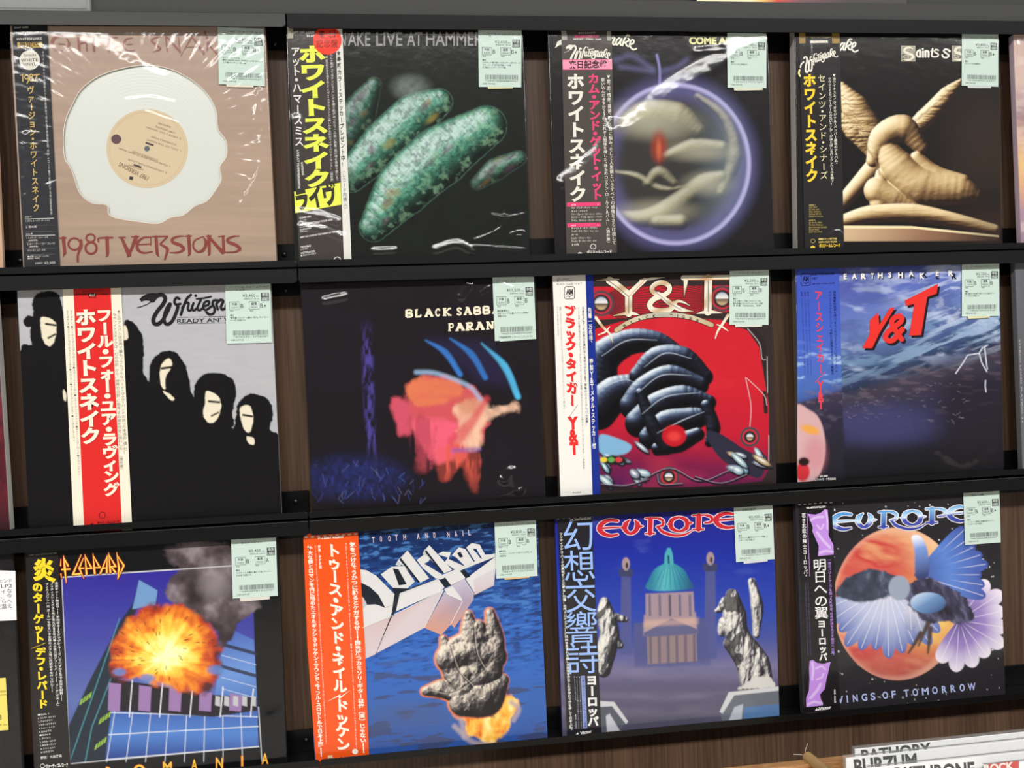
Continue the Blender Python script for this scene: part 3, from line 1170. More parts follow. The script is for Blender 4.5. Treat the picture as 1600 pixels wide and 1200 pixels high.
# ================= top row, second: green glowing bands
rec = Record('dark record sleeve with glowing green bands and a yellow lettered obi strip', 0, (430, 0, 2.791),
             (449, 46), (462, 407), (815, 48), (827, 400), (58, 56, 60), 0.007)
c = rec.paint((25, 28, 26))
c.mul(0.8 + 0.4 * c.nz(60, 60, 2))
bands = [([(300, 640), (360, 500), (430, 370)], [90, 150, 60], .5),
         ([(330, 770), (470, 630), (610, 505), (715, 445)], [130, 185, 190, 110], .95),
         ([(430, 990), (560, 820), (720, 680), (920, 550)], [120, 235, 255, 170], 1.0),
         ([(880, 800), (960, 740), (1060, 690)], [50, 90, 60], .55)]
for i, (pts, w, st) in enumerate(bands):
    mo = c.nz(15, 15, 20 + i, 4)
    base = c.C.copy()
    m = c.relief([(pts, w)], [(0, (14, 20, 18)), (.35, (30, 58, 48)), (.6, (56, 112, 92)), (.82, (104, 164, 142)), (.97, (186, 212, 206))], (-.35, -.45, .8), 5, (26, 26), 8 + i, 10)
    c.mix(m * sstep(.40, .72, mo) * .5, (26, 44, 36))
    c.mix(m * sstep(.5, .8, c.nz(24, 24, 50 + i)) * .5, (132, 176, 140))
    gl = np.abs(np.sin((c.X + c.Y) / 7.0)) * np.abs(np.sin((c.X - c.Y) / 7.0))
    c.mix(m * (1 - sstep(.0, .12, gl)) * .30, (20, 34, 30))
    for k in range(7):
        r = random.Random(i * 9 + k)
        q = catmull(pts, 6)
        a0 = q[r.randrange(len(q))]
        c.mix(m * c.em(a0[0] + r.uniform(-50, 50), a0[1] + r.uniform(-50, 50), r.uniform(14, 34), r.uniform(8, 18), .7, -.7) * .5,
              r.choice([(120, 70, 110), (160, 146, 70), (96, 60, 84), (150, 120, 70)]))
    c.C = base * (1 - st) + c.C * st
    c.line([pts[0], (pts[0][0] - 20, pts[0][1] + 40)], 60, (25, 28, 26), 50, .6)
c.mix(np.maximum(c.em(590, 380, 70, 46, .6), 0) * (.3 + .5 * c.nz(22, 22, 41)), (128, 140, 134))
c.mix(c.pm([(300, 110), (1085, 110), (1085, 300), (300, 300)], 90) * .0, (0, 0, 0))
L = rec.sheet(-0.0002, (520, 35, 5.161))
GY = (146, 143, 144)
for s, x0, x1 in (('N', 60, 104), ('AKE', 122, 302), ('LIVE', 350, 562), ('AT', 598, 720), ('HAMMERSMITH', 752, 1520)):
    L.h(s, (x0, 188), (x1, 189), 116, GY, .012)
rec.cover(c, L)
L = rec.sheet(-0.0011, FULL)
za, zb = Zm(445, 40, 6.32), Zm(445, 220, 6.32)
YE, WH = (226, 231, 88), (226, 224, 220)
L.vt('ホワイトスネイク', za(262, 196), zb(325, 462), 41, YE, .055, 1, 1.03)
L.vt('アット・ハマースミス', za(102, 205), zb(142, 60), 14.5, WH, .02)
L.h('LIVE AT HAMMERSMITH', zb(118, 90), zb(130, 470), 3.6, WH, .02)
L.h('WHITESNAKE', zb(158, 210), zb(172, 340), 3.2, WH, .02)
L.poly([zb(92, 502), zb(550, 412), zb(560, 630), zb(104, 714)], YE)
L.h('ライヴ', zb(128, 676), zb(528, 600), 27, (58, 54, 46), .055, 2)
L.vt('、幻の白蛇が牙を剥き出してヘヴィ・メタル・ファンに襲いかかる幻のライヴ・パフォーマンス！〈酒井康〉', za(412, 282), zb(466, 424), 4.6, WH)
L.vt('んにゃ転がってるチンピラ・バンドを嘲う蛇があったら、この熱い興奮、真の魂を身体で感じろ。', za(458, 272), zb(516, 398), 4.9, WH)
SB = (60, 58, 56)
L.vt('★最新カラー・ステッカープレゼント中！', za(530, 240), zb(580, 268), 6.8, SB, .02, 2)
L.vt('（レコード内挿入）', zb(582, 270), zb(600, 700), 6.2, (110, 108, 104), 0, 2)
L.h('MPF 1260', za(84, 78), za(196, 74), 3.2, WH, .03)
L.poly([za(204, 62), za(296, 56), za(296, 80), za(206, 86)], (188, 186, 180))
L.h('¥2,500', za(216, 112), za(300, 108), 3.4, WH, .03)
for s, x, y, w, hh in [('COME ON', 146, 772, 112, 2.9), ('カム・オン', 148, 796, 70, 2), ('MIGHT JUST TAKE YOUR LIFE', 148, 838, 324, 2.9),
                       ('テイク・ユア・ライフ', 150, 862, 150, 2), ('LOVEHUNTER', 152, 886, 110, 2.6), ('ラヴハンター', 152, 908, 80, 2), ('AINT NO LOVE IN THE HEART OF THE CITY', 152, 962, 400, 2.7),
                       ('TROUBLE', 156, 1060, 102, 3), ('トラブル', 160, 1082, 66, 2), ('MISTREATED', 160, 1120, 140, 3), ('■ ミストリーテッド', 160, 1142, 152, 2.2)]:
    L.h(s, zb(x, y), zb(x + w, y - w * .16), hh, WH, .025)
p = zb(520, 1180)
L.ring(p[0], p[1], 5.2, 5.2, 1.3, WH)
rec.strip([(51, 122), (292, 122), (332, 1140), (106, 1146)], (66, 61, 58), L,
          [([(262, 122), (292, 122), (333, 1140), (300, 1140)], (222, 222, 214))], None, rec.crop)
L = Print(FULL, -0.00145)
p = za(420, 146)
L.ell(p[0], p[1], 22.3, 22.3, (238, 62, 44), 0, 48)
st = L.build('sticker', M_PRINT, rec.root, rec.org)
st['label'] = 'round red sticker'
L = Print(FULL, -0.00145)
L.h('来', za(334, 118), za(394, 116), 9.4, (96, 36, 30), .01)
L.h('日', za(444, 114), za(496, 112), 9.2, (96, 36, 30), .01)
L.h('記念盤', za(312, 212), za(524, 208), 9.8, (96, 36, 30), 0)
L.build('lettering', M_PRINT, st, rec.org)
L = Print(FULL, -0.0013)
L.poly([za(24, 10), za(80, 10), za(82, 124), za(30, 126)], (166, 161, 140))
L.build('tape', M_PAPER, rec.root, rec.org)
rec.tag([(747.3, 46), (814.8, 47.5), (814.4, 136.5), (748.1, 135.7)], 'ライヴ アット ハマース', '2,650', 'B+',
        ['帯付', 'ジャケット焼け有/シミ/ライナー/ポスター付', 'ステッカー付 来日記念盤シール貼', '付 国内ナンバー ライヴ盤'], 'ス', 2, (.2, .8, 1.02, (208, 204, 160)))
rec.film([([(870, 1075), (1090, 1090)], 5, 0.0012),
          ([(945, 940), (1010, 950), (1090, 935)], 5, 0.0012), ([(1090, 700), (1095, 930)], 7, 0.0012), ([(870, 1050), (980, 1000), (1000, 940)], 6, 0.0011),
          ([(1020, 1025), (1070, 1010), (1090, 1025), (1040, 1035)], 5, 0.0010)], 0.0003, 210, 5, True, None, 160,
         [([(108, 925), (190, 935), (270, 965)], 24, 1.0), ([(118, 985), (200, 995), (292, 1030)], 22, 1.0), ([(90, 520), (140, 640), (172, 730)], 26, 1.0), ([(430, 1092), (520, 1088)], 17, 1.0), ([(700, 1085), (790, 1060), (860, 1090)], 22, 1.0)])

# ================= top row, third: violet ring of light
rec = Record('black record sleeve with a violet ring of light and magenta lettering on its obi strip', 0, (840, 0, 2.79),
             (856, 48), (868.7, 396), (1198.4, 50), (1208, 387), (52, 50, 54), 0.008)
c = rec.paint((30, 28, 29))
c.mul(0.8 + 0.4 * c.nz(14, 14, 2, 2))
E = lambda r: c.em(600, 715, 320 * r, 345 * r, .06)
c.mix(c.em(600, 715, 310, 335, .12) * .30, (86, 84, 80))
c.mix((c.em(600, 715, 350, 376, .14) - c.em(600, 715, 262, 285, .16)).clip(0, 1) * .5, (112, 108, 170))
c.mix((c.em(600, 715, 330, 354, .02) - c.em(600, 715, 312, 336, .03)).clip(0, 1) * .75, (190, 186, 232))
VB = [(0, (40, 39, 40)), (.4, (78, 76, 66)), (.65, (146, 140, 112)), (.85, (200, 194, 162)), (1, (232, 228, 208))]
inner = c.em(600, 715, 300, 325, .08)
keep = c.C.copy()
for pts, w in [([(700, 420), (820, 520), (860, 680), (800, 840)], [30, 60, 70, 40]), ([(330, 950), (480, 950), (620, 880), (720, 800), (800, 770)], [60, 80, 90, 80, 50]),
               ([(560, 680), (680, 640), (800, 640)], [40, 70, 50]), ([(360, 540), (470, 500), (600, 510), (690, 570)], [60, 120, 130, 70]),
               ([(330, 750), (430, 770), (540, 826), (650, 812)], [14, 34, 34, 4]), ([(480, 800), (530, 755), (590, 800)], [40, 60, 40]), ([(520, 970), (620, 970)], [60, 70])]:
    c.relief([(pts, w)], VB, (-.2, -.7, .75), 3, (30, 30), int(pts[0][0]), 9, 10, .8)
m_ = (inner * (.35 + .7 * c.nz(120, 120, 6)))[..., None]
c.C = keep * (1 - m_) + c.C * m_
c.mix(c.em(600, 715, 290, 315, .3) * sstep(640, 900, c.X) * .35, (150, 170, 186))
for x_, y_, rx_, ry_ in ((430, 520, 90, 60), (560, 540, 110, 60), (700, 660, 120, 34), (740, 800, 80, 40), (520, 920, 130, 40)):
    c.ell(x_, y_, rx_, ry_, (206, 202, 176), .9, .4)
c.ell(530, 640, 34, 66, (150, 56, 44), .5, .8)
c.ell(528, 650, 10, 40, (214, 110, 70), .8, .6)
c.line([(520, 240), (532, 300), (532, 375)], 10, (150, 146, 205), 5, .8)
for pts in ([(340, 262), (410, 244), (500, 300)], [(360, 290), (430, 300), (505, 312)], [(545, 310), (610, 290), (650, 262)]):
    c.line(pts, 16, (120, 118, 172), 18, .45)
L = rec.sheet(-0.0002, rec.crop)
L.h('COME AN’ GET IT', (660, 191), (1000, 193), 31, (228, 226, 160), .05)
script_logo(L, (87, 176), (27.7, 2.4), (-2, 32), (232, 230, 214), 1, 10, 99, False, 1.0)
L.poly([(76, 210), (86, 182), (120, 164), (130, 176), (112, 196), (96, 196)], (226, 224, 212))
rec.cover(c, L)
L = rec.sheet(-0.0011, FULL)
za, zb = Zm(860, 45, 6.667), Zm(860, 220, 6.667)
PK, WH = (226, 70, 118), (228, 224, 214)
L.h('ホワイトスネイク', za(292, 54), za(466, 50), 2.4, WH, .02)
L.poly([za(248, 66), za(500, 64), za(508, 88), za(250, 90)], PK)
L.h('ヘヴィ・メタル・ロック', za(275, 84), za(480, 82), 2.2, (70, 50, 56), .02, 2)
L.h('28MM 0037・STEREO・¥2,800', za(236, 114), za(532, 116), 2.6, WH, .03)
script_logo(L, za(150, 262), (5.85, .55), (-0.3, 8.6), (230, 226, 214), 1, 0, 99, True, 1.0)
L.poly([za(126, 322), za(642, 318), za(644, 424), za(130, 426)], (238, 150, 176))
L.pen([za(126, 322), za(642, 318)], .7, PK, 2, smooth=False, cap=False)
L.pen([za(130, 426), za(644, 423)], .7, PK, 2, smooth=False, cap=False)
L.h('来日記念盤', za(190, 406), za(592, 402), 9.6, (58, 40, 42), .03, 2)
L.vt('ホワイトスネイク', za(258, 466), zb(290, 640), 27, WH, .045, 1, 1.02)
L.vt('カム・アンド・ゲット・イット', za(446, 466), zb(488, 622), 18, PK, .04, 1, 1.02)
L.vt('▼愛、恋、情熱、慕情、怒り、恋に悩み、そして人生観というすべての感情をさらけ出して', za(604, 478), zb(664, 1085), 6.0, WH, .01)
L.vt('歌い込んだ49分23秒。これぞ人間味を増した、珠玉のロックン・ロール・アルバム！〈酒井康〉', za(546, 512), zb(605, 1085), 6.0, WH, .01)
for y, s in ((640, '1'), (855, '2')):
    L.poly([zb(170 + (y - 640) * .03, y + 4), zb(522, y - 2), zb(526, y + 38), zb(172 + (y - 640) * .03, y + 46)], PK)
    L.h('SIDE', zb(216, y + 34), zb(266, y + 33), 2.2, (240, 220, 220), .02, 2)
    L.h(s, zb(492, y + 28), zb(500, y + 28), 2.2, (240, 220, 220), .02, 2)
for s, y, w in [('カム・アンド・ゲット・イット', 706, 270), ('ホット・スタッフ', 742, 165), ('ドント・ブレーク・マイ・ハート・アゲイン', 774, 318), ('ロンリー・デイズ、ロンリー・ナイツ', 806, 318), ('ワイン、ウイメン・アンド・ソング', 840, 314),
                ('チャイルド・オブ・バビロン', 920, 268), ('ウッド・アイ・ライ・トゥ・ユー', 950, 282), ('ガール', 988, 68), ('ヒット・アンド・ラン', 1024, 200), ('ティル・ザ・デイ・アイ・ダイ', 1056, 258), ('全10曲', 1090, 72)]:
    L.h(s, zb(220, y), zb(220 + w, y - 4), 2.5, WH, .015)
p = zb(446, 1102)
L.ring(p[0], p[1], 4, 4, 1.0, WH)
p = zb(308, 1186)
L.ell(p[0], p[1], 4, 4, WH)
L.h('ポリドールレコード', zb(380, 1178), zb(640, 1172), 4.6, WH, .05)
rec.strip([za(113, -4), za(636, -4), zb(694, 1190), zb(168, 1194)], (76, 71, 67), L)
for tp in ([za(112, 20), za(166, 20), za(176, 116), za(122, 120)], [za(588, 26), za(632, 26), za(634, 124), za(590, 124)]):
    L = Print(FULL, -0.0013)
    L.poly(tp, (160, 158, 150))
    L.build('tape', M_PAPER, rec.root, rec.org)
rec.tag([(1136.2, 51), (1197.5, 52.5), (1197.5, 137.5), (1137, 137)], 'カム アンド ゲット', '2,450', 'A', ['帯付', 'ライナー付 日焼あり'], None, 3, (.15, .9, 1.04, (214, 214, 190)))
rec.film([([(90, 820), (82, 1000)], 6, 0.0012)], 0.0003, 200, 8, True, None, 160,
         [([(990, 150), (880, 200), (760, 280), (620, 360), (520, 430), (430, 520), (340, 560)], 40, 1.0), ([(320, 540), (280, 640), (180, 730), (105, 790)], 32, 1.0), ([(690, 225), (800, 215)], 14, 1.0)])

# ================= top row, fourth: pale carved stone on black
rec = Record('black record sleeve with pale carved stone forms and yellow lettering on its obi strip', 0, (1210, 0, 2.79),
             (1242, 51), (1244.8, 385), (1559.5, 53), (1565.6, 378), (196, 190, 186), 0.016)
c = rec.paint((27, 25, 25))
c.mix(sstep(620, 900, c.X) * sstep(250, 600, c.Y) * sstep(980, 700, c.Y) * .35, (74, 58, 46))
ST = [(0, (44, 32, 26)), (.28, (112, 84, 56)), (.5, (176, 146, 102)), (.72, (222, 198, 152)), (.9, (242, 228, 192)), (1, (250, 240, 214))]
LG = (-.62, -.5, .5)
m = c.relief([([(296, 372), (352, 470), (410, 560), (440, 650)], [30, 120, 120, 40]), ([(300, 520), (350, 570), (410, 660)], [60, 90, 40])], ST, LG, 10, (60, 9), 6, 2.5)
m = np.maximum(m, c.relief([([(824, 340), (752, 410), (652, 520), (560, 580)], [6, 64, 84, 40])], ST, LG, 10, (70, 10), 9, 2.5))
for k in range(9):
    c.mix(m * c.lm([(826 - k * 30, 350 + k * 24), (786 - k * 32, 384 + k * 28)], 3, 2) * .7, (134, 104, 70))
    c.mix(m * c.lm([(296 + k * 12, 420 + k * 26), (330 + k * 14, 440 + k * 30)], 3, 2) * .6, (140, 110, 74))
c.relief([([(290, 890), (380, 790), (470, 690)], [60, 74, 90])], ST, LG, 2, (50, 50), 3)
c.relief([([(430, 700), (470, 600), (560, 560), (640, 640)], [60, 110, 120, 60]), ([(480, 640), (540, 730), (640, 810), (800, 830), (872, 850)], [90, 150, 170, 130, 60]), ([(450, 830), (520, 860), (620, 900)], [120, 110, 70]),
          ([(470, 760), (460, 880)], [60, 90]), ([(620, 690), (700, 760), (820, 790)], [60, 80, 60])], ST, LG, 7, (110, 60), 12, 3, 5)
for pts in ([(500, 870), (520, 910)], [(540, 860), (575, 915)], [(580, 850), (625, 905)], [(460, 840), (466, 900)], [(400, 640), (440, 700), (460, 760)]):
    c.line(pts, 7, (140, 108, 70), 6, .7)
c.relief([([(290, 970), (420, 935), (600, 930), (760, 955), (960, 1000)], [60, 80, 84, 66, 44])], ST, (-.5, -.7, .45), 5, (120, 20), 15, 3)
c.mix(c.pm([(303, 985), (560, 985), (978, 1028), (975, 1050), (303, 1052)], 3), c.ramp((303, 1000), (978, 1000), [(0, (208, 178, 142)), (.5, (150, 112, 86)), (1, (56, 44, 42))]))
c.mix(c.pm([(303, 984), (600, 986), (978, 1026), (978, 1034), (600, 996), (303, 996)], 2), (242, 224, 178))
c.mix(sstep(700, 960, c.X) * sstep(860, 960, c.Y) * .55, (60, 42, 36))
L = rec.sheet(-0.0002, FULL)
z8 = Zm(1210, 0, 2.79)
L.crop = (1400, 60, 14.545)
WT = (230, 226, 216)
for pts, w in [([(540, 262), (486, 300), (470, 372), (505, 418)], 42), ([(546, 270), (546, 420)], 46), ([(612, 300), (612, 420)], 46), ([(590, 300), (634, 290)], 20),
               ([(668, 285), (668, 420)], 44), ([(690, 282), (738, 306), (740, 420)], 44), ([(832, 236), (812, 390), (848, 418)], 40), ([(782, 292), (866, 286)], 16),
               ([(962, 268), (900, 254), (884, 312), (954, 352), (946, 408), (872, 420)], 36), ([(1190, 262), (1128, 244), (1086, 286), (1142, 338), (1200, 388), (1150, 436), (1076, 420), (1050, 374)], 42)]:
    L.pen(pts, w, WT)
L.ell(608, 240, 25, 22, WT)
L.ell(1216, 288, 28, 28, WT)
for x0 in (0, 1154):
    L.poly([(x0 + 114, 162), (x0 + 442, 166), (x0 + 442, 524), (x0 + 116, 526)], (168, 162, 148))
    r = random.Random(x0)
    for k in range(46):
        px_, py_ = x0 + r.uniform(140, 420), r.uniform(190, 500)
        L.ell(px_, py_, r.uniform(8, 17), r.uniform(6, 13), r.choice([(70, 66, 58), (96, 92, 80), (206, 200, 182), (60, 58, 52)]), 2, 8)
    L.pen([(x0 + 384, 236), (x0 + 300, 206), (x0 + 214, 232), (x0 + 196, 296), (x0 + 284, 344), (x0 + 372, 380), (x0 + 380, 440), (x0 + 292, 488), (x0 + 160, 478)], [20, 44, 54, 56, 58, 56, 54, 44, 16], (230, 226, 208), 3)
L.crop = FULL
script_logo(L, (1313 - 10.3 * 8.2, 89), (9.0, -1.0), (-1.0, 11.5), (232, 230, 220), 1, 9, 99, False, 1.0)
rec.cover(c, L)
L = rec.sheet(-0.0011, FULL)
za, zb = Zm(1240, 45, 7.055), Zm(1240, 215, 6.855)
YE, WH = (250, 208, 60), (232, 228, 216)
GD = (152, 124, 62)
L.poly([za(60, -4), za(126, -4), za(132, 160), za(66, 162)], GD)
L.poly([za(422, -4), za(506, -4), za(510, 160), za(426, 162)], GD)
L.h('セインツ・アンド・シナーズ ホワイトスネイク', za(138, 100), za(418, 98), 2.3, YE, .02)
L.poly([za(180, 132), za(374, 128), za(382, 154), za(184, 158)], WH)
L.h('ポーカー・プレイ・スリル', za(192, 152), za(368, 148), 2.0, (80, 76, 70), 0, 2)
script_logo(L, za(66, 424), (4.75, -1.55), (1.7, 7.6), WH, 1, 0, 99, False, 1.0)
L.pen([za(66, 455), za(58, 490), za(72, 520)], 2.8, (236, 226, 160))
L.pen([za(76, 425), za(84, 392), za(110, 366)], 2.2, WH)
L.vt('ホワイトスネイク', za(172, 496), zb(198, 482), 20, YE, .045, 1, 1.02)
L.vt('セインツ・アンド・シナーズ', za(308, 498), zb(326, 452), 13, (240, 230, 186), .0)
L.vt('▼ホワイトスネイク、オリジナル・メンバー最後のアルバム。', za(446, 494), zb(456, 286), 5.4, WH, .015)
L.vt('デヴィッド・カヴァーデールの熱いエナジーがほとばしるロックンロールを聴け！', za(398, 536), zb(414, 514), 5.2, WH, .015)
for i, s in enumerate(['SIDE 1', 'ヤング・ブラッド', 'ラフ・アンド・レディ', 'ブラディ・ラグジュアリー', 'ヴィクティム・オブ・ラヴ', 'クライング・イン・ザ・レイン', '', 'SIDE 2', 'ヒア・アイ・ゴー・アゲイン', 'ラヴ・アンド・アフェクション', 'ロック・アンド・ロール・エンジェルス', 'ダンシング・ガールズ', 'セインツ・アンド・シナーズ']):
    if s:
        yy = 732 + i * 24.5 - (6 if i > 6 else 0)
        L.h(s, zb(166, yy), zb(166 + len(s) * (11 if i in (0, 7) else 10.6), yy - 3), 2.3, (224, 200, 110), .01)
L.ring(*zb(208, 1108), 3.4, 2.8, .6, (200, 180, 90))
L.h('■■■ステレオ音楽作品', zb(268, 1096), zb(462, 1090), 2.4, (224, 200, 110), .03)
L.h('28MM 0223 ¥2,800', zb(268, 1128), zb(466, 1122), 2.6, (224, 200, 110), .03)
L.ell(*zb(206, 1184), 4, 4, YE)
L.h('ポリドールレコード', zb(274, 1176), zb(500, 1168), 4.4, YE, .05)
rec.strip([za(58, -6), za(508, -6), zb(540, 1196), zb(120, 1200)], (40, 38, 39), L)
rec.tag([(1503, 52.3), (1559.7, 53.5), (1559.7, 135.7), (1502.7, 133.8)], 'セインツ・アンド・シナーズ', '2,850', 'B+', ['帯付', 'ライナー付 日焼あり'], None, 4, (.15, .8, 1.03, (196, 200, 196)))
rec.film([([(150, 60), (152, 560), (160, 1000)], 7, 0.0006), ([(230, 1030), (270, 1010), (300, 1040)], 8, 0.0012)], 0.0003, 260, 11)

# ================= middle row, first: silver sleeve with black figures
rec = Record('silver record sleeve with black silhouettes and a red and cream obi strip', 1, (0, 410, 2.727),
             (24.2, 452), (45.8, 824), (425.4, 443.7), (440, 806), (150, 148, 146), 0.006)
c = rec.paint((178, 178, 182))
c.mul(0.94 + 0.12 * c.nz(60, 14, 2))
BK = (19, 17, 18)
for pl in ([(84, 385), (140, 352), (200, 350), (280, 372), (350, 440), (350, 1140), (120, 1140), (98, 760)],
           [(130, 320), (150, 200), (240, 180), (275, 250), (272, 380), (170, 390)],
           [(98, 250), (118, 226), (142, 226), (138, 170), (160, 134), (200, 122), (240, 130), (262, 165), (268, 262), (190, 268), (120, 278)],
           [(520, 420), (528, 260), (560, 250), (600, 300), (614, 370), (610, 460), (632, 510), (640, 640), (520, 640)],
           [(632, 520), (640, 440), (662, 400), (700, 378), (750, 384), (786, 430), (808, 500), (818, 560), (880, 680), (630, 700)],
           [(826, 580), (832, 520), (862, 482), (910, 470), (960, 478), (1000, 510), (1006, 570), (990, 640), (992, 700), (900, 720), (850, 660)],
           [(1006, 650), (1016, 600), (1050, 566), (1100, 562), (1148, 590), (1164, 650), (1150, 710), (1190, 742), (1198, 850), (1000, 850)]):
    c.poly(pl, BK, 2.5, 1, True, 5, 12)
c.poly([(500, 480), (632, 508), (700, 560), (820, 560), (860, 680), (930, 690), (1000, 706), (1040, 700), (1192, 742), (1210, 1140), (500, 1140)], BK, 3, 1, False, 6, 16)
CR = (228, 218, 194)
for pl in ([(176, 236), (232, 250), (240, 300), (222, 352), (196, 350), (178, 310)],
           [(684, 448), (716, 408), (734, 436), (706, 490), (704, 540), (686, 520)], [(692, 548), (722, 560), (742, 580), (728, 586)],
           [(880, 548), (930, 572), (942, 620), (922, 672), (890, 684), (866, 650), (874, 600)],
           [(1022, 622), (1066, 612), (1078, 676), (1062, 724), (1036, 700)], [(1052, 744), (1082, 748), (1082, 776), (1060, 770)],
           [(520, 280), (536, 270), (546, 318), (522, 330)], [(270, 540), (284, 566), (280, 592), (270, 580)]):
    c.poly(pl, CR, 2.5, 1, True, 3, 10)
for pts, w in (([(196, 262), (238, 268)], 9), ([(206, 322), (236, 306)], 8), ([(890, 592), (934, 596)], 9), ([(902, 654), (930, 640)], 7), ([(1036, 650), (1074, 656)], 9), ([(690, 452), (730, 446)], 10)):
    c.line(pts, w, BK, 3)
L = rec.sheet(-0.0002, (200, 440, 6.667))
DK = (32, 30, 31)
script_logo(L, (100, 300), (100, 0), (0, 100), DK, 1, 0, 16, True, 1.0)
L.pen([(512, 374), (1300, 352)], 3, DK, 1, False, False)
L.pen([(515, 440), (1300, 422)], 3, DK, 1, False, False)
L.h("READY AN’ WILLING", (512, 432), (1370, 408), 44, DK, .01)
rec.cover(c, L)
L = rec.sheet(-0.0011, FULL)
za, zb = Zm(95, 445, 6.318), Zm(95, 630, 6.0)
CRM, RD, TX = (238, 230, 210), (216, 44, 42), (112, 106, 98)
for dx, dy, col, lv in ((.9, .6, (150, 26, 26), 1), (0, 0, CRM, 2)):
    a_, b_ = za(240, 240), zb(282, 388)
    L.vt('ホワイトスネイク', (a_[0] + dx, a_[1] + dy), (b_[0] + dx, b_[1] + dy), 32, col, .05, lv, 1.02)
L.vt('フール・フォー・ユア・ラヴィング', za(424, 238), zb(478, 872), 25, CRM, .05, 1, 1.03)
L.vt('★このアルバムは世界で最もソウルフルなハード・ロック・バンドが放った本当の“魂”だ！', za(572, 246), zb(606, 480), 6.6, TX)
L.vt('今ホワイトスネイクは、“幻の白蛇”から、“世界の白蛇”に脱皮、その姿を完全に現わした！〈酒井康〉', za(528, 280), zb(570, 640), 6.6, TX)
L.vt('Side 1 ●フール・フォー・ユア・ラヴィング●スウィート・トーカー●レディ・アン・ウィリング●キャリー・ユア・ロード●ブラインドマン', za(104, 250), zb(172, 680), 4.6, TX)
L.vt('Side 2 ●エイント・ゴナ・クライ・ノー・モア●ラヴ・マン●ブラック・アンド・ブルー●シーズ・ア・ウーマン', za(66, 250), zb(122, 360), 4.6, TX)
L.h('ホワイトスネイク', za(212, 72), za(404, 68), 2.2, (96, 22, 22), .02, 2)
L.h('MPF 1348', za(142, 104), za(252, 100), 2.4, (96, 22, 22), .02, 2)
L.poly([za(268, 84), za(348, 82), za(350, 112), za(270, 114)], (44, 28, 28), 2)
L.h('ロック', za(282, 108), za(340, 107), 3.2, CRM, .03, 3)
L.h('STEREO', za(388, 102), za(472, 100), 2.2, (96, 22, 22), .02, 2)
L.h('¥2,500', za(276, 132), za(350, 130), 2.0, (96, 22, 22), .02, 2)
p = zb(390, 1050)
L.ring(p[0], p[1], 4.8, 5, .9, (80, 26, 26))
L.h('ポリドールレコード', zb(344, 1132), zb(548, 1118), 3.2, (70, 24, 24), .04, 2)
L.ell(*zb(292, 1142), 3, 2.6, (60, 22, 22), 2)
rec.strip([za(14, -10), za(594, -12), zb(670, 1196), zb(122, 1204)], CRM, L, [([za(122, -10), za(490, -12), zb(576, 1198), zb(220, 1204)], RD)])
rec.tag([(351.7, 443), (422, 441.5), (425, 535.4), (354.2, 537)], 'フール フォー ユア ラヴ', '2,450', 'B+', ['帯付', '東芝盤 インナー(傷み 汚れ) ライナー', 'ナー付 日焼少々'], 'ィング', 5)
rec.film([([(620, 105), (720, 100)], 8, 0.0008), ([(1120, 105), (1150, 100)], 8, 0.001)], 0.0002, 300, 14)

# ================= middle row, second: dark sleeve with blurred pink shape
rec = Record('dark record sleeve with a blurred pink shape and three blue arcs', 1, (430, 410, 2.858),
             (468.5, 443), (487.7, 799), (837.8, 434.5), (852.7, 775.6), (44, 40, 44), 0.006)
c = rec.paint((25, 21, 25))
c.mix(c.nz(120, 120, 5) * .25, (40, 32, 40))
m = c.lm([(405, 220), (412, 420), (422, 700), (435, 900)], 46, 12)
c.mix(m * sstep(.30, .72, c.nz(12, 40, 8)) * sstep(230, 420, c.Y) * sstep(930, 760, c.Y), (74, 64, 140))
rnd = random.Random(4)
for k in range(90):
    x, y = rnd.uniform(180, 660), rnd.uniform(880, 1080)
    if y < 900 + abs(x - 360) * .25:
        continue
    a = rnd.uniform(-.9, .9)
    l = rnd.uniform(18, 50)
    c.line([(x, y), (x + l * math.sin(a), y - l * math.cos(a))], 2.5, rnd.choice([(60, 70, 150), (70, 104, 190), (110, 110, 150), (50, 50, 110)]), 3, .6)
c.mix(c.em(350, 960, 210, 90, .5) * c.nz(16, 20, 12) * .6, (44, 60, 140))
c.poly([(590, 560), (700, 500), (840, 540), (930, 600), (940, 740), (870, 860), (790, 890), (720, 880), (640, 800), (600, 680)], (204, 84, 90), 14, .95, True, 30, 40, 3)
c.mix(c.pm([(580, 560), (640, 520), (760, 520), (840, 560), (800, 610), (640, 640)], 14, True, 16, 30, 4) * (.5 + .5 * c.nz(60, 24, 9)), (218, 122, 80))
c.mix(c.pm([(520, 610), (590, 620), (622, 690), (604, 760), (560, 770), (530, 700)], 14, True, 12, 24, 8), (200, 80, 100))
c.mix(c.pm([(614, 716), (720, 700), (832, 740), (830, 830), (740, 900), (660, 830)], 16, True, 14, 30, 5) * (.65 + .4 * c.nz(70, 70, 3)), (232, 96, 122))
c.mix(c.pm([(796, 650), (900, 610), (980, 650), (1070, 630), (1080, 660), (980, 690), (928, 740), (912, 832), (812, 820), (820, 730)], 14, True, 16, 26) * (.5 + .7 * c.nz(30, 50, 14)), (230, 186, 158))
c.mix(c.em(864, 640, 50, 40, .6) * .6, (190, 110, 80))
c.mix(c.lm([(800, 800), (880, 710), (944, 610)], [60, 40, 26], 14) * .7, (204, 70, 80))
sm_ = sstep(.36, .62, fbm(c.X / 22, c.Y / 150, 22, 3)) * sstep(1010, 900, c.Y)
c.mix(c.pm([(730, 830), (900, 830), (905, 1010), (870, 1010), (830, 900), (770, 980), (730, 960)], 12, True, 10, 24) * (.3 + .7 * sm_), (216, 90, 74))
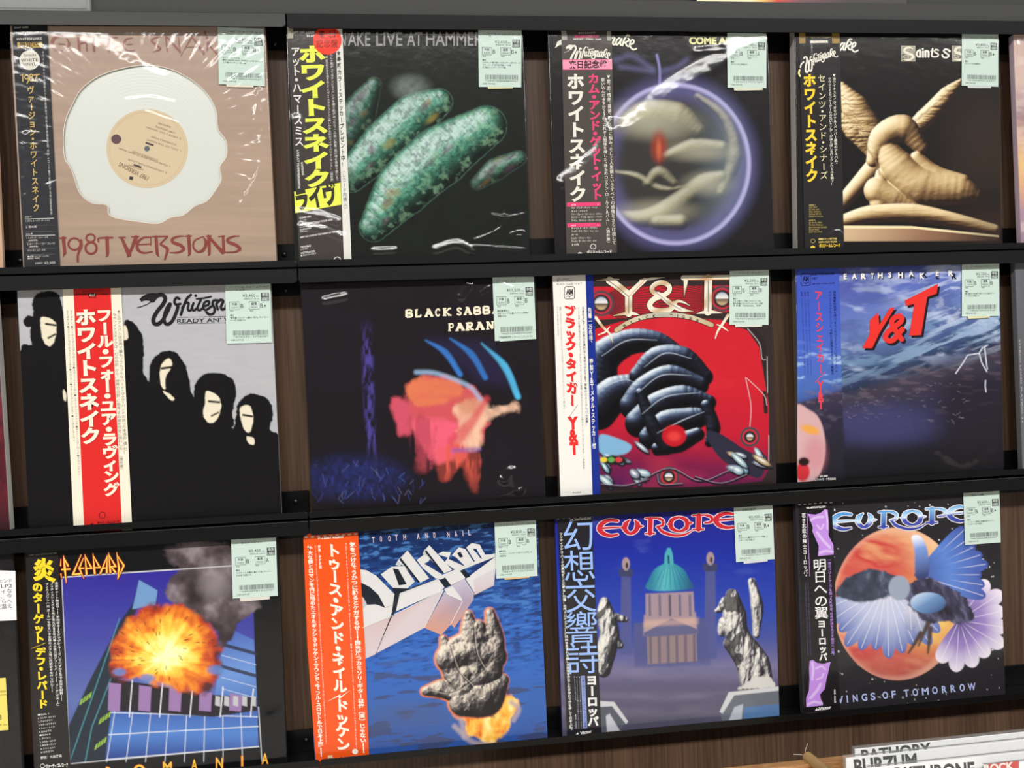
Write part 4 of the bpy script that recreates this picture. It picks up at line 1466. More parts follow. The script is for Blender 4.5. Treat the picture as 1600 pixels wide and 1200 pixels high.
c.mix(c.pm([(600, 690), (700, 700), (700, 900), (640, 910)], 20, True, 20, 20) * sm_ * .7, (176, 66, 84))
c.line([(660, 880), (650, 915)], 40, (150, 60, 66), 24, .6)
c.line([(796, 840), (908, 834)], 20, (112, 84, 164), 12, .6)
c.line([(630, 490), (720, 496), (860, 550), (916, 610)], 18, (150, 180, 214), 10, .75)
for pts, w, col in (([(672, 348), (760, 402), (826, 500)], 26, (58, 124, 205)), ([(782, 340), (876, 410), (938, 514)], 28, (52, 130, 214)), ([(922, 362), (1024, 464), (1084, 600)], 30, (84, 186, 232))):
    c.mix(c.lm(pts, [4, w, w * .8], 8) * .9, col)
c.poly([(690, 340), (960, 360), (1070, 560), (900, 530)], (50, 44, 90), 40, .35)
L = rec.sheet(-0.0002, rec.crop)
SLAB = {'B': [([(0, 0), (0, 1)], .26), ([(0, 0), (.55, .05), (.6, .35), (.1, .5)], .2), ([(.1, .5), (.66, .6), (.64, .95), (0, 1)], .22)],
        'L': [([(.1, 0), (.1, 1)], .26), ([(0, 1), (.7, 1)], .2), ([(.68, 1), (.68, .7)], .16), ([(-.1, 0), (.32, 0)], .14)],
        'A': [([(.38, 0), (.05, 1)], .2), ([(.38, 0), (.75, 1)], .26), ([(.18, .66), (.6, .66)], .14), ([(-.1, 1), (.25, 1)], .14), ([(.55, 1), (.92, 1)], .14), ([(.15, 0), (.45, 0)], .14)],
        'C': [([(.68, .22), (.4, 0), (.05, .3), (.08, .75), (.4, 1), (.7, .78)], .24), ([(.7, 0), (.7, .3)], .12)],
        'K': [([(.1, 0), (.1, 1)], .26), ([(.66, 0), (.2, .5), (.7, 1)], .2), ([(-.1, 0), (.3, 0)], .14), ([(-.1, 1), (.3, 1)], .14), ([(.5, 0), (.85, 0)], .14), ([(.5, 1), (.9, 1)], .14)],
        'S': [([(.62, .2), (.35, 0), (.05, .2), (.3, .48), (.62, .75), (.35, 1), (.02, .8)], .22), ([(.64, 0), (.64, .28)], .12), ([(.02, .74), (.02, 1)], .12)],
        'P': [([(.1, 0), (.1, 1)], .26), ([(.1, 0), (.62, .05), (.62, .48), (.12, .56)], .2), ([(-.1, 1), (.34, 1)], .16), ([(-.1, 0), (.2, 0)], .14)],
        'R': [([(.1, 0), (.1, 1)], .26), ([(.1, 0), (.6, .05), (.6, .42), (.12, .5)], .2), ([(.25, .5), (.7, 1)], .22), ([(-.1, 1), (.34, 1)], .16), ([(.58, 1), (.9, 1)], .14), ([(-.1, 0), (.2, 0)], .14)],
        'N': [([(.08, 0), (.08, 1)], .18), ([(.08, 0), (.66, 1)], .24), ([(.66, 0), (.66, 1)], .18), ([(-.1, 0), (.2, 0)], .14), ([(-.1, 1), (.26, 1)], .14), ([(.5, 0), (.84, 0)], .14)]}


def slab(L, ch, x0, x1, y0, y1, col):
    w, h, t0 = (x1 - x0) * .84, (y1 - y0) * .84, (y1 - y0) * .08
    for pts, t in SLAB[ch]:
        L.pen([(x0 + (x1 - x0) * .13 + a * w, y0 + t0 + b * h - a * w * .05) for a, b in pts], t * w * 1.15, col, 1, smooth=len(pts) > 3, cap=False)


CW = (236, 226, 200)
L.crop = (625, 470, 10.32)
for ch, x0, x1, y0, y1 in [('B', 85, 236, 138, 272), ('L', 232, 378, 134, 268), ('A', 388, 556, 128, 262), ('C', 560, 672, 124, 256), ('K', 684, 850, 116, 248),
                           ('S', 905, 1026, 108, 240), ('A', 1020, 1176, 98, 232), ('B', 1182, 1334, 92, 226), ('B', 1328, 1482, 84, 218), ('A', 1478, 1640, 78, 212),
                           ('P', 772, 890, 362, 492), ('A', 886, 1062, 356, 488), ('R', 1052, 1214, 350, 482), ('A', 1208, 1382, 342, 474), ('N', 1382, 1546, 332, 464)]:
    slab(L, ch, x0, x1, y0, y1, CW)
rec.cover(c, L)
rec.tag([(769.4, 433), (834, 432.4), (837.6, 529.7), (773.3, 532.8)], 'パラノイド', '11,500', 'B', ['国内盤 帯なし', '日本フォノグラム盤 ジャケット背焼け', '見開きのみ'], None, 6, (.1, .8, 1.0, (208, 229, 217)), '※冊はカウンターにございます※')
rec.film([([(160, 240), (170, 560), (180, 900)], 8, 0.0008), ([(1000, 1040), (1100, 1010)], 8, 0.0012)], 0.0003, 220, 17, True, None, 160,
         [([(225, 165), (310, 148)], 20, 1.0), ([(830, 150), (868, 100)], 20, 1.0), ([(920, 135), (955, 110)], 12, 1.0), ([(1020, 960), (1060, 925), (1085, 1000)], 26, 1.0), ([(130, 100), (160, 180)], 8, 1.0), ([(150, 100), (250, 100)], 7, 1.0), ([(1005, 92), (1060, 112)], 11, 1.0), ([(1115, 130), (1142, 175)], 9, 1.0), ([(470, 120), (440, 110)], 6, 1.0)])

# ================= middle row, third: red field and dark metal
rec = Record('red and black record sleeve with chrome lettering and a white and blue obi strip', 1, (840, 400, 3),
             (863.3, 432), (873, 773), (1201.7, 421.7), (1213.3, 753), (58, 30, 34), 0.012)
c = rec.paint((50, 40, 40))
c.mul(.9 + .2 * c.nz(20, 20, 3))
RD = (194, 30, 46)
c.poly([(255, 145), (900, 138), (900, 262), (255, 300)], RD, 3)
for k in range(30):
    a = -1.4 + 2.8 * k / 29
    c.line([(298 + 60 * math.cos(a), 222 + 60 * math.sin(a)), (298 + 300 * math.cos(a), 222 + 300 * math.sin(a) * .5)], 5, (52, 36, 38), 2, .9 if abs(a) < 1 else 0)
    c.line([(865 - 60 * math.cos(a), 200 + 60 * math.sin(a)), (865 - 300 * math.cos(a), 200 + 300 * math.sin(a) * .5)], 5, (52, 36, 38), 2, .9 if abs(a) < 1 else 0)
m = c.pm([(262, 345), (400, 305), (640, 284), (860, 300), (985, 350), (1040, 430), (1060, 560), (1084, 700), (1084, 1000), (1040, 1075), (262, 1100)], 3)
c.mix(m, c.ramp((640, 560), (600, 1080), [(0, (198, 32, 46)), (.5, (186, 28, 50)), (.8, (118, 26, 66)), (1, (88, 26, 78))]))
c.mix(m * sstep(.55, .8, c.nz(300, 120, 6)) * .3, (214, 60, 66))
for pts, w in (([(990, 330), (1050, 400), (1062, 490)], 26), ([(1064, 640), (1070, 730)], 18), ([(262, 1086), (500, 1092), (800, 1086), (1090, 1060)], 16)):
    c.line(pts, w, (44, 34, 36), 3)
for pts in ([(985, 340), (1040, 410), (1052, 480), (1070, 486)], [(1076, 470), (1078, 640)], [(1084, 840), (1084, 1000)], [(975, 570), (1000, 700), (995, 800)], [(980, 572), (1060, 650), (1075, 700)]):
    c.line(pts, 3, (206, 200, 200), 2, .85)
# dark steel mass: overlapping plates
DS = [(0, (10, 10, 13)), (.45, (24, 25, 34)), (.66, (46, 52, 74)), (.82, (88, 104, 134)), (.94, (170, 186, 204)), (1, (226, 232, 238))]
LT_ = (-.35, -.8, .42)
plates = [([(270, 620), (300, 480), (420, 400), (560, 400), (680, 470)], [200, 150, 110, 90, 60]), ([(280, 720), (360, 640), (470, 600)], [170, 150, 100]),
          ([(470, 560), (560, 480), (680, 480), (780, 560)], [80, 110, 110, 70]), ([(440, 700), (500, 620), (620, 560), (760, 600)], [110, 110, 100, 70]),
          ([(470, 780), (560, 700), (680, 660), (800, 680)], [120, 120, 110, 60]), ([(520, 850), (600, 780), (720, 760), (800, 740)], [90, 110, 100, 50]),
          ([(560, 900), (660, 870), (750, 830)], [50, 80, 50]), ([(790, 700), (820, 800), (800, 870)], [50, 60, 30]), ([(480, 640), (540, 800), (600, 900)], [40, 60, 40])]
for pl_ in plates:
    c.relief([([(x + 4, y + 8) for x, y in pl_[0]], [w_ + 10 for w_ in pl_[1]])], [(0, (14, 13, 17)), (1, (14, 13, 17))], soft=5)
    c.relief([pl_], DS, LT_, 3, (90, 22), int(pl_[0][0][0]), 3)
for pts in ([(300, 470), (420, 396), (560, 394)], [(500, 520), (600, 455), (720, 480)], [(470, 640), (580, 560), (720, 560)], [(490, 740), (600, 660), (760, 640)], [(560, 830), (680, 770), (780, 730)], [(290, 620), (400, 580), (450, 590)]):
    c.line(pts, [1, 5, 1], (190, 204, 222), 3, .75)
c.ell(640, 842, 56, 50, (188, 26, 40), .12)
c.ell(640, 845, 30, 22, (226, 70, 66), .5, .7)
c.poly([(790, 830), (850, 830), (960, 900), (1060, 960), (1040, 1040), (930, 1000), (840, 930)], (44, 42, 60), 4, 1, True)
rnd = random.Random(9)
for cx, cy, n, sp in ((400, 960, 13, 110), (985, 960, 10, 70)):
    for k in range(n):
        x, y = cx + rnd.uniform(-sp, sp), cy + rnd.uniform(-80, 110) * (1 if cx < 600 else .55)
        a = rnd.uniform(.2, 1.1)
        rx, ry = rnd.uniform(24, 48), rnd.uniform(10, 18)
        c.ell(x + 4, y + 6, rx + 5, ry + 6, (22, 20, 26), .15, 1, a)
        c.ell(x, y, rx, ry, rnd.choice([(110, 150, 176), (150, 176, 190), (176, 150, 112), (132, 140, 160)]), .25, 1, a)
        c.ell(x - 3, y - 3, rx * .6, ry * .4, (226, 232, 230), .6, .9, a)
c.poly([(290, 840), (360, 850), (440, 890), (400, 930), (292, 920)], (124, 172, 206), 6, 1, True)
c.ell(360, 958, 60, 22, (30, 30, 36), .2)
for x, col in ((310, (226, 196, 60)), (345, (96, 160, 80)), (380, (204, 60, 60))):
    c.ell(x, 955, 16, 12, col, .3)
for cx, cy, r in ((298, 222, 54), (865, 200, 54), (995, 848, 40), (615, 1035, 42)):
    c.ell(cx, cy, r + 6, r + 6, (58, 66, 74), .08)
    c.ell(cx, cy, r - 4, r - 4, (196, 44, 58), .08)
    c.ell(cx, cy, r - 12, r - 12, (48, 38, 42), .1)
    c.mix(c.em(cx, cy, r - 24, r - 24, .12), c.ramp((cx, cy - r + 24), (cx, cy + r - 24), [(0, (150, 170, 190)), (.45, (232, 228, 224)), (.55, (90, 70, 60)), (1, (206, 180, 140))]))
for pts in ([(480, 1060), (620, 1000), (760, 1060), (900, 1010)], [(560, 1030), (580, 1075), (680, 1072)], [(740, 1040), (860, 1070), (980, 1030)], [(300, 1075), (420, 1080), (520, 1050)]):
    c.line(pts, 10, (40, 26, 40), 3)
    c.line([(x, y - 6) for x, y in pts], 2.5, (170, 160, 180), 2, .8)
L = rec.sheet(-0.0002, (920, 420, 5.517))
CH1, CH2, CH3 = (232, 224, 204), (196, 164, 124), (150, 160, 168)
gr = lambda x, y: tuple(np.interp(math.sin(x * .021 + y * .03) * .5 + .5, [0, .5, 1], [a_, b_, d_]) for a_, b_, d_ in zip(CH2, CH1, CH1))
for grow, colf, lv in ((9, (40, 30, 32), 1), (0, gr, 2)):
    L.pen([(60, 100), (150, 94), (258, 92)], [4 + grow, 20 + grow, 12 + grow], colf, lv)
    L.pen([(180, 100), (270, 165), (344, 225)], [66 + grow, 62 + grow, 60 + grow], colf, lv)
    L.pen([(344, 225), (420, 150), (480, 96)], [50 + grow, 44 + grow, 40 + grow], colf, lv)
    L.pen([(440, 96), (540, 86), (655, 74)], [12 + grow, 24 + grow, 3 + grow], colf, lv)
    L.pen([(344, 215), (344, 300), (344, 385)], 62 + grow, colf, lv)
    L.pen([(212, 404), (300, 388), (344, 384), (390, 386), (436, 400)], [6 + grow, 26 + grow, 34 + grow, 24 + grow, 6 + grow], colf, lv)
    L.pen([(622, 232), (560, 205), (545, 165), (580, 130), (640, 120), (692, 150), (690, 195), (640, 232)], 40 + grow, colf, lv)
    L.pen([(635, 230), (560, 262), (525, 310), (550, 350), (620, 362), (700, 350), (735, 300)], 46 + grow, colf, lv)
    L.pen([(600, 210), (680, 280), (780, 345), (905, 370)], [26 + grow, 46 + grow, 44 + grow, 4 + grow], colf, lv)
    L.pen([(720, 330), (760, 280), (820, 290), (870, 318)], [30 + grow, 26 + grow, 16 + grow, 3 + grow], colf, lv)
    L.pen([(815, 78), (1000, 74), (1230, 72)], [44 + grow, 38 + grow, 40 + grow], colf, lv)
    L.pen([(838, 80), (832, 150), (822, 236)], [44 + grow, 26 + grow, 4 + grow], colf, lv)
    L.pen([(1030, 80), (1028, 230), (1026, 370)], 66 + grow, colf, lv)
    L.pen([(930, 386), (1000, 374), (1060, 372), (1150, 382)], [6 + grow, 30 + grow, 30 + grow, 6 + grow], colf, lv)
for pts, w, col in (([(160, 96), (260, 168), (344, 240), (344, 384)], 7, (120, 110, 116)), ([(344, 240), (480, 100)], 6, (214, 150, 120)), ([(1030, 100), (1028, 366)], 8, (120, 134, 150)), ([(852, 96), (1210, 92)], 7, (206, 140, 90)), ([(556, 180), (600, 220), (700, 300), (800, 356)], 6, (150, 140, 160))):
    L.pen(pts, w, col, 3, smooth=False)
arc = [(238, 530), (330, 470), (440, 425), (560, 400), (680, 394), (800, 404), (900, 424), (980, 452), (1058, 484)]
L.pen(arc, 46, (70, 60, 54), 1)
L.pen(arc, 38, lambda x, y: tuple(np.interp(abs(x - 640) / 420, [0, .5, 1], [a_, b_, d_]) for a_, b_, d_ in zip((176, 172, 160), (206, 198, 170), (190, 170, 130))), 2)
for ch, x, y, an in (('B', 316, 488, -.5), ('L', 380, 456, -.42), ('A', 440, 434, -.3), ('C', 505, 416, -.2), ('K', 566, 406, -.12), ('T', 710, 402, .03), ('I', 765, 404, .08), ('G', 815, 412, .12), ('E', 878, 426, .2), ('R', 936, 446, .28)):
    d = np.array([math.cos(an), math.sin(an)])
    w = 6 if ch == 'I' else 24
    p0 = np.array([x, y]) - d * w / 2 + np.array([0, 14])
    L.h(ch, p0, p0 + d * w, 27, (50, 44, 42), .02, 3)
for pts in ([(60, 420), (120, 500), (180, 560), (206, 630)], [(1200, 400), (1150, 480), (1110, 540), (1090, 600)]):
    L.pen(pts, [26, 22, 16, 8], gr, 2)
for pts in ([(80, 570), (140, 545), (180, 500)], [(1105, 480), (1150, 500), (1200, 535)]):
    L.pen(pts, [8, 16, 8], gr, 3)
rec.cover(c, L)
L = rec.sheet(-0.0011, FULL)
za, zb = Zm(860, 425, 6.667), Zm(860, 600, 6.667)
TX, RDD, WH, BL = (104, 100, 96), (224, 48, 46), (232, 230, 224), (28, 48, 140)
L.h('GP 28003', za(66, 80), za(200, 76), 2.4, TX)
L.h('■AML-28003', za(68, 104), za(226, 100), 2.2, (140, 136, 130))
L.h('BLACK TIGER／Y & T', za(68, 136), za(328, 130), 3.0, TX)
am_mark(L, lambda a, b: za(146 + a * 106, 152 + b * 128), (58, 56, 56))
L.vt('ブラック・タイガー', za(200, 348), zb(228, 232), 17.5, RDD, .06, 1, 1.0, -.28)
L.pen([zb(286, 214), zb(178, 372)], .5, (90, 60, 58), 1, False, False)
L.vt('Y&T', zb(232, 342), zb(250, 736), 15, RDD, .07, 1, 1.0)
L.vt('日本初上陸で、その実力を遺憾なく見せつけたY&T 衝撃のニュー・アルバム登場！', za(340, 360), zb(380, 440), 3.8, (84, 80, 78), .02)
L.vt('ハードな中にも磨き抜かれたメロディーが光るアメリカンロックの真髄、日本のロック・ファンに捧げるニュー・アルバムである──伊藤政則──', za(294, 362), zb(352, 940), 3.2, TX)
L.vt('曲目：フォーエヴァー／ドント・ウォナ・ルーズ／ブラック・タイガー／バーバラ・アン／オープン・ファイアー／風と共に', za(102, 362), zb(146, 258), 3.2, TX)
L.vt('マイ・ウェイ・オア・ザ・ハイウェイ', za(72, 362), za(84, 668), 3.0, TX)
L.h('¥2,800', zb(232, 1140), zb(320, 1136), 2.4, TX)
L.vt('先着一万名様、', za(408, 370), za(424, 745), 6.0, WH, .03, 2)
L.vt('特製Y&Tメタル・ステッカー付', za(424, 900), zb(456, 676), 5.8, WH, .03, 2)
rec.strip([za(20, -14), za(444, -14), zb(522, 1200), zb(106, 1206)], WH, L, [([za(364, -14), za(444, -14), zb(522, 1200), zb(440, 1204)], BL)])
rec.tag([(1140, 420.5), (1201.3, 420), (1200.6, 507.8), (1139.6, 507.4)], 'ブラック・タイガー', '2,250', 'B', ['帯付', 'ジャケ裏テープ跡シミ/ライナー付/', '国内 先着メタルステッカーなし 日焼', '汚 名盤 「FOREVER」 収録'], None, 7, (.14, .84, 1.03, (214, 216, 204)))
rec.film([], 0.00012, 340, 19)

# ================= middle row, fourth: stormy sea
rec = Record('blue record sleeve with a stormy sea, lightning and big red slanted letters', 1, (1210, 390, 3),
             (1241.7, 421.7), (1249, 752.7), (1562, 411.7), (1570, 732.7), (96, 92, 84), 0.013)
c = rec.paint((40, 38, 48))
tt = c.Y + (c.X - 600) * .30
c.C = c.ramp_t((tt - 60) / 1000, [(0, (84, 92, 176)), (.12, (92, 108, 182)), (.26, (104, 124, 184)), (.36, (84, 104, 152)), (.46, (50, 68, 100)), (.52, (42, 50, 74)), (.56, (62, 56, 72)), (.70, (48, 46, 70)), (.84, (38, 36, 50)), (1, (22, 21, 24))])
sky = sstep(640, 480, tt)
c.mix(sky * sstep(.52, .74, c.nz(130, 46, 3)) * .75, (176, 188, 220))
c.mix(sky * sstep(.60, .78, c.nz(52, 26, 8)) * sstep(500, 1000, c.X) * .9, (206, 214, 234))
c.mix(sky * sstep(.55, .3, c.nz(90, 60, 12)) * .4, (60, 74, 130))
dg_ = fbm((c.X * .94 - c.Y * -.34) / 150, (c.Y * .94 + c.X * .34) / 22, 33, 4)
c.mix(sstep(620, 300, c.Y + (c.X - 800) * .2) * sstep(.54, .70, dg_) * sstep(420, 900, c.X) * .85, (196, 208, 232))
c.mix(sstep(560, 480, c.Y + (c.X - 700) * .3) * sstep(300, 460, c.Y + (c.X - 700) * .3) * sstep(.52, .66, dg_) * .6, (136, 164, 196))
c.mix(sstep(300, 420, tt) * sstep(560, 460, tt) * sstep(.5, .7, c.nz(80, 22, 15)) * .6, (120, 152, 186))
sea = sstep(545, 575, tt)
c.mix(sea * sstep(.55, .78, c.nz(70, 16, 21)) * sstep(900, 600, c.Y) * .5, (112, 98, 110))
c.mix(sea * c.em(500, 820, 260, 90, .6) * .7, (66, 66, 112))
c.mix(sea * sstep(700, 860, c.X) * sstep(560, 680, c.Y + (c.X - 600) * .1) * .75, (36, 31, 38))
c.mix(sstep(880, 1020, c.Y) * .7, (24, 23, 25))
rnd = random.Random(3)
for k in range(70):
    x, y = rnd.uniform(330, 900), rnd.uniform(620, 810)
    c.line([(x, y), (x + rnd.uniform(6, 18), y + rnd.uniform(-10, 12))], 2.5, (128, 116, 130), 2, rnd.uniform(.3, .8))
for k in range(40):
    x, y = rnd.uniform(180, 320), rnd.uniform(620, 740)
    c.line([(x, y), (x + rnd.uniform(8, 24), y + rnd.uniform(-8, 8))], 2.5, (128, 112, 122), 2, rnd.uniform(.3, .7))
for pts in ([(850, 580), (885, 530), (905, 495), (960, 486), (975, 460), (1000, 448)], [(960, 486), (972, 530), (996, 572)], [(990, 614), (988, 640), (992, 666)], [(986, 456), (990, 500), (998, 560)]):
    c.line(pts, 4.5, (226, 230, 246), 3, .95, False)
# rosy painted patch at the lower left
c.poly([(110, 748), (170, 756), (214, 800), (236, 880), (238, 960), (222, 1030), (190, 1075), (110, 1092)], (206, 166, 168), 6, 1, True)
c.mix(c.em(190, 960, 50, 80, .6) * .5, (196, 112, 130))
c.ell(168, 844, 44, 20, (226, 160, 66), .4, .95, .3)
c.ell(134, 1040, 34, 44, (196, 48, 56), .2)
c.ell(140, 992, 26, 22, (40, 22, 26), .25)
c.mix(c.pm([(236, 760), (300, 700), (330, 860), (330, 1090), (236, 1090), (244, 900)], 14) * .5, (28, 28, 36))
L = rec.sheet(-0.0002, rec.crop)
for ch, x, y, an, dx, dy in (('E', 332, 138, 0, 2, 2), ('A', 375, 137, 0, 2, 2), ('R', 418, 137, 0, 3, 2), ('T', 459, 136, .02, 3, 3), ('H', 496, 133, .03, 4, 3), ('S', 541, 130, 0, 5, 4), ('H', 591, 131, .02, 8, 3), ('A', 641, 124, -.1, 6, 10), ('K', 692, 136, .1, 14, -6), ('E', 763, 122, 0, 2, 14), ('R', 827, 122, 0, 16, 14)):
    w, h = (24, 26) if ch in 'HKRA' else (15, 26)
    L.h(ch, (x - w / 2 + dx, y + dy), (x + w / 2 + dx, y + dy), h, (30, 32, 50), .05, 1)
    L.h(ch, (x - w / 2, y), (x + w / 2, y), h, (232, 230, 226), .05, 2)
Y_ = [[(448, 330), (486, 296), (492, 352), (540, 276), (566, 270), (492, 392), (458, 462), (412, 462), (446, 398)],
      [(612, 238), (768, 160), (760, 206), (716, 222), (688, 400), (632, 404), (656, 254), (616, 264)]]
for dx, dy, col, lv in ((10, 10, (36, 24, 30), 1), (0, 0, (226, 52, 46), 2)):
    for pl in Y_:
        L.poly([(x + dx, y + dy) for x, y in pl], col, lv)
    L.pen([(596 + dx, 420 + dy), (552 + dx, 352 + dy), (560 + dx, 322 + dy), (590 + dx, 312 + dy), (592 + dx, 338 + dy), (530 + dx, 388 + dy), (524 + dx, 420 + dy), (556 + dx, 424 + dy), (600 + dx, 372 + dy)], 24, col, lv)
rec.cover(c, L)
L = rec.sheet(-0.0011, FULL)
za, zb = Zm(1240, 415, 6.667), Zm(1240, 590, 7.055)
NV, RDD, WH = (26, 32, 92), (222, 66, 84), (228, 226, 222)
L.h('EARTHSHAKER', za(184, 104), za(430, 94), 3.6, NV, .03)
L.h('Y&T', za(188, 146), za(250, 142), 3.6, NV, .03)
L.h('AMP-28003 STEREO ¥2,800', za(190, 198), za(430, 188), 2.0, NV, .02)
am_mark(L, lambda a, b: za(78 + a * 96, 84 + b * 124), NV)
L.vt('アースシェイカー', za(256, 256), za(284, 1130), 13, RDD, .02, 1, 1.0, -.15)
L.pen([za(328, 1108), zb(240, 52)], 1.0, RDD, 1)
L.vt('Y&T', zb(296, 40), zb(302, 352), 9.5, RDD, .05, 1, 1.0)
L.vt('特殊電撃的効果を持つ、すべてのロック・ファンに捧ぐアルバム', za(426, 262), za(446, 1110), 4.6, NV, .01)
L.vt('ヘヴィー・メタル・シーンに、今新たな旋風をまき起こす衝撃作', za(378, 262), za(406, 1140), 4.6, NV, .01)
for x in (150, 118, 84):
    L.vt('曲目：ハングリー・フォー・ロック／デレリクト／スクイーズ／レスキュー・ミー', za(x, 270), za(x + 34, 1150), 3.0, NV)
L.h('¥2,500', zb(290, 1100), zb(378, 1092), 2.6, WH, .04)
L.h('アルファレコード株式会社', zb(206, 1136), zb(466, 1124), 2.9, WH, .03)
M_TINT = M_PRINT
obi = Print(FULL, -0.0011)
# translucent strip: same picture printed again, a shade bluer
q = [un(*p, -0.0011) for p in (za(34, -10), za(470, -12), zb(562, 1176), zb(44, 1196))]
c2 = Paint(q, rec.crop, (60, 80, 170), 160)
tt = c2.Y + (c2.X - 600) * .30
c2.C = c2.ramp_t((tt - 60) / 1000, [(0, (64, 86, 184)), (.15, (66, 92, 192)), (.34, (76, 104, 192)), (.46, (72, 104, 176)), (.505, (66, 86, 150)), (.52, (60, 54, 74)), (.62, (46, 43, 64)), (.75, (40, 37, 50)), (1, (26, 25, 30))])
c2.mix(sstep(.56, .76, c2.nz(60, 14, 6)) * sstep(400, 560, c2.Y) * sstep(650, 590, c2.Y) * .8, (176, 204, 236))
c2.mix(sstep(.55, .78, c2.nz(40, 14, 21)) * sstep(620, 640, c2.Y) * sstep(900, 700, c2.Y) * .5, (118, 104, 116))
c2.mix(c2.pm([(90, 748), (170, 756), (214, 800), (236, 880), (238, 960), (222, 1030), (190, 1075), (90, 1092)], 6, True), (206, 166, 168))
c2.mix(c2.em(190, 960, 50, 80, .6) * .5, (196, 112, 130))
c2.ell(168, 844, 44, 20, (226, 160, 66), .4, .95, .3)
c2.ell(132, 1042, 34, 44, (196, 48, 56), .2)
c2.ell(138, 994, 26, 20, (40, 22, 26), .25)
_nc = NC
NC = 160
o = c2.build('obi_strip', M_PRINT, rec.root, rec.org)
NC = _nc
L.build('lettering', M_PRINT, o, rec.org)
rec.tag([(1503, 411.5), (1561.3, 409.8), (1561.3, 493.5), (1503, 494.6)], 'アースシェイカー', '2,250', 'B', ['帯付', '帯上部キズ有/帯下部ジャケに貼付/ライ', 'ナー付き 日焼少々'], None, 8, (.15, .75, 1.03, (222, 214, 170)))
rec.film([([(90, 110), (95, 200)], 5, 0.0012), ([(760, 930), (880, 990), (1010, 920)], 26, 0.0016)], 0.0003, 260, 23)

# ================= bottom row, first: burst of fire on blue
rec = Record('black bordered record sleeve with a fiery burst over a blue window grid', 2, (0, 800, 3),
             (41, 865), (56, 1209), (433, 841), (448, 1197), (50, 44, 42), 0.006)
c = rec.paint((17, 17, 20))
panel = [(289, 306), (1180, 246), (1212, 1100), (328, 1180)]
pm = c.pm(panel, 2)
c.mix(pm, c.ramp((600, 290), (560, 1100), [(0, (52, 44, 148)), (.4, (66, 70, 158)), (.75, (92, 108, 168)), (1, (70, 90, 150))]))
tower = [(652, 318), (622, 430), (560, 520), (420, 790), (318, 1010), (328, 1180), (500, 1168), (560, 760), (640, 450)]
c.mix(c.pm(tower, 3) * pm, (34, 44, 58))
c.poly([(652, 318), (738, 368), (728, 436), (620, 456)], (112, 150, 196), 3)
for pts in ([(560, 500), (470, 760), (330, 1160)], [(520, 780), (430, 1010), (400, 1170)]):
    c.line(pts, 5, (70, 146, 156), 2, .9, False)
for x, y in ((470, 970), (450, 1090), (380, 880)):
    for k in range(4):
        c.poly([(x + k * 14, y - k * 10), (x + 9 + k * 14, y - 8 - k * 10), (x + 2 + k * 14, y + 20 - k * 10), (x - 8 + k * 14, y + 26 - k * 10)], (150, 190, 70), 2)
# right block and lower window grid
rb = [(1080, 548), (1190, 600), (1210, 960), (1000, 900), (1036, 660)]
c.mix(c.pm(rb, 3), c.ramp((1080, 560), (1150, 940), [(0, (70, 96, 176)), (.5, (104, 144, 206)), (1, (60, 96, 170))]))
for k in range(6):
    y = 620 + 52 * k
    c.line([(1040, y), (1200, y + 44)], 16 if k in (0, 2, 5) else 3, (40, 40, 60) if k in (0, 2, 5) else (196, 206, 222), 2, .9, False)
gb = [(522, 930), (1000, 900), (1206, 930), (1210, 1100), (492, 1166)]
c.mix(c.pm(gb, 3), c.ramp((600, 930), (600, 1150), [(0, (58, 92, 168)), (.5, (78, 124, 196)), (1, (40, 66, 140))]))
for k in range(9):
    x = 520 + 84 * k
    c.line([(x + 20, 925 - (k > 5) * 10), (x - 20 + k * 7, 1170)], 4, (206, 212, 224), 2, .9, False)
for a, b in (((510, 1044), (1210, 1005)), ((522, 940), (1206, 960)), ((498, 1160), (1212, 1100))):
    c.line([a, b], 5, (210, 216, 226), 2, .9, False)
band = [(520, 780), (1010, 858), (1206, 870), (1206, 930), (1000, 960), (528, 930)]
c.mix(c.pm(band, 3), (34, 28, 38))
for k in range(5):
    x = 510 + 142 * k
    c.poly([(x, 800 + k * 12), (x + 58, 806 + k * 14), (x + 52, 936), (x - 4, 930)], (150, 118, 168), 3)
    c.line([(x + 110, 790 + k * 10), (x + 96, 960)], 6, (222, 222, 230), 2, .9, False)
for k in range(5):
    c.poly([(1010 + 42 * k, 862), (1032 + 42 * k, 866), (1032 + 42 * k, 912), (1008 + 42 * k, 906)], (186, 186, 190), 3)
# burst
d = np.hypot((c.X - 775) / 1.12, c.Y - 655) + 70 * (c.nz(46, 46, 5) - .5) * 2
burst = c.pm([(560, 560), (640, 470), (760, 430), (900, 440), (1000, 540), (1036, 680), (1010, 800), (940, 850), (820, 830), (640, 780), (530, 770), (520, 680)], 16, True, 26, 40, 6)
an = np.arctan2(c.Y - 690, c.X - 760)
ray = fbm(an * 7 + 40, d / 300, 9, 3)
col = c.ramp_t(d / 300 + (ray - .5) * .35, [(0, (255, 248, 196)), (.18, (255, 232, 130)), (.36, (250, 204, 72)), (.55, (232, 132, 40)), (.74, (186, 66, 34)), (.92, (96, 40, 40)), (1.1, (50, 34, 40))])
c.mix(burst, col)
rnd = random.Random(2)
for k in range(40):
    a, r = rnd.uniform(0, 6.28), rnd.uniform(60, 230)
    x, y = 775 + r * math.cos(a), 660 + r * math.sin(a)
    c.line([(x, y), (x + 14 * math.cos(a + .3), y + 14 * math.sin(a + .3))], 4, (50, 30, 24), 2, .8)
for x, y, r in ((560, 750, 30), (690, 780, 34), (1010, 740, 36)):
    c.ell(x, y, r, r * .6, (84, 130, 196), .4, .8)
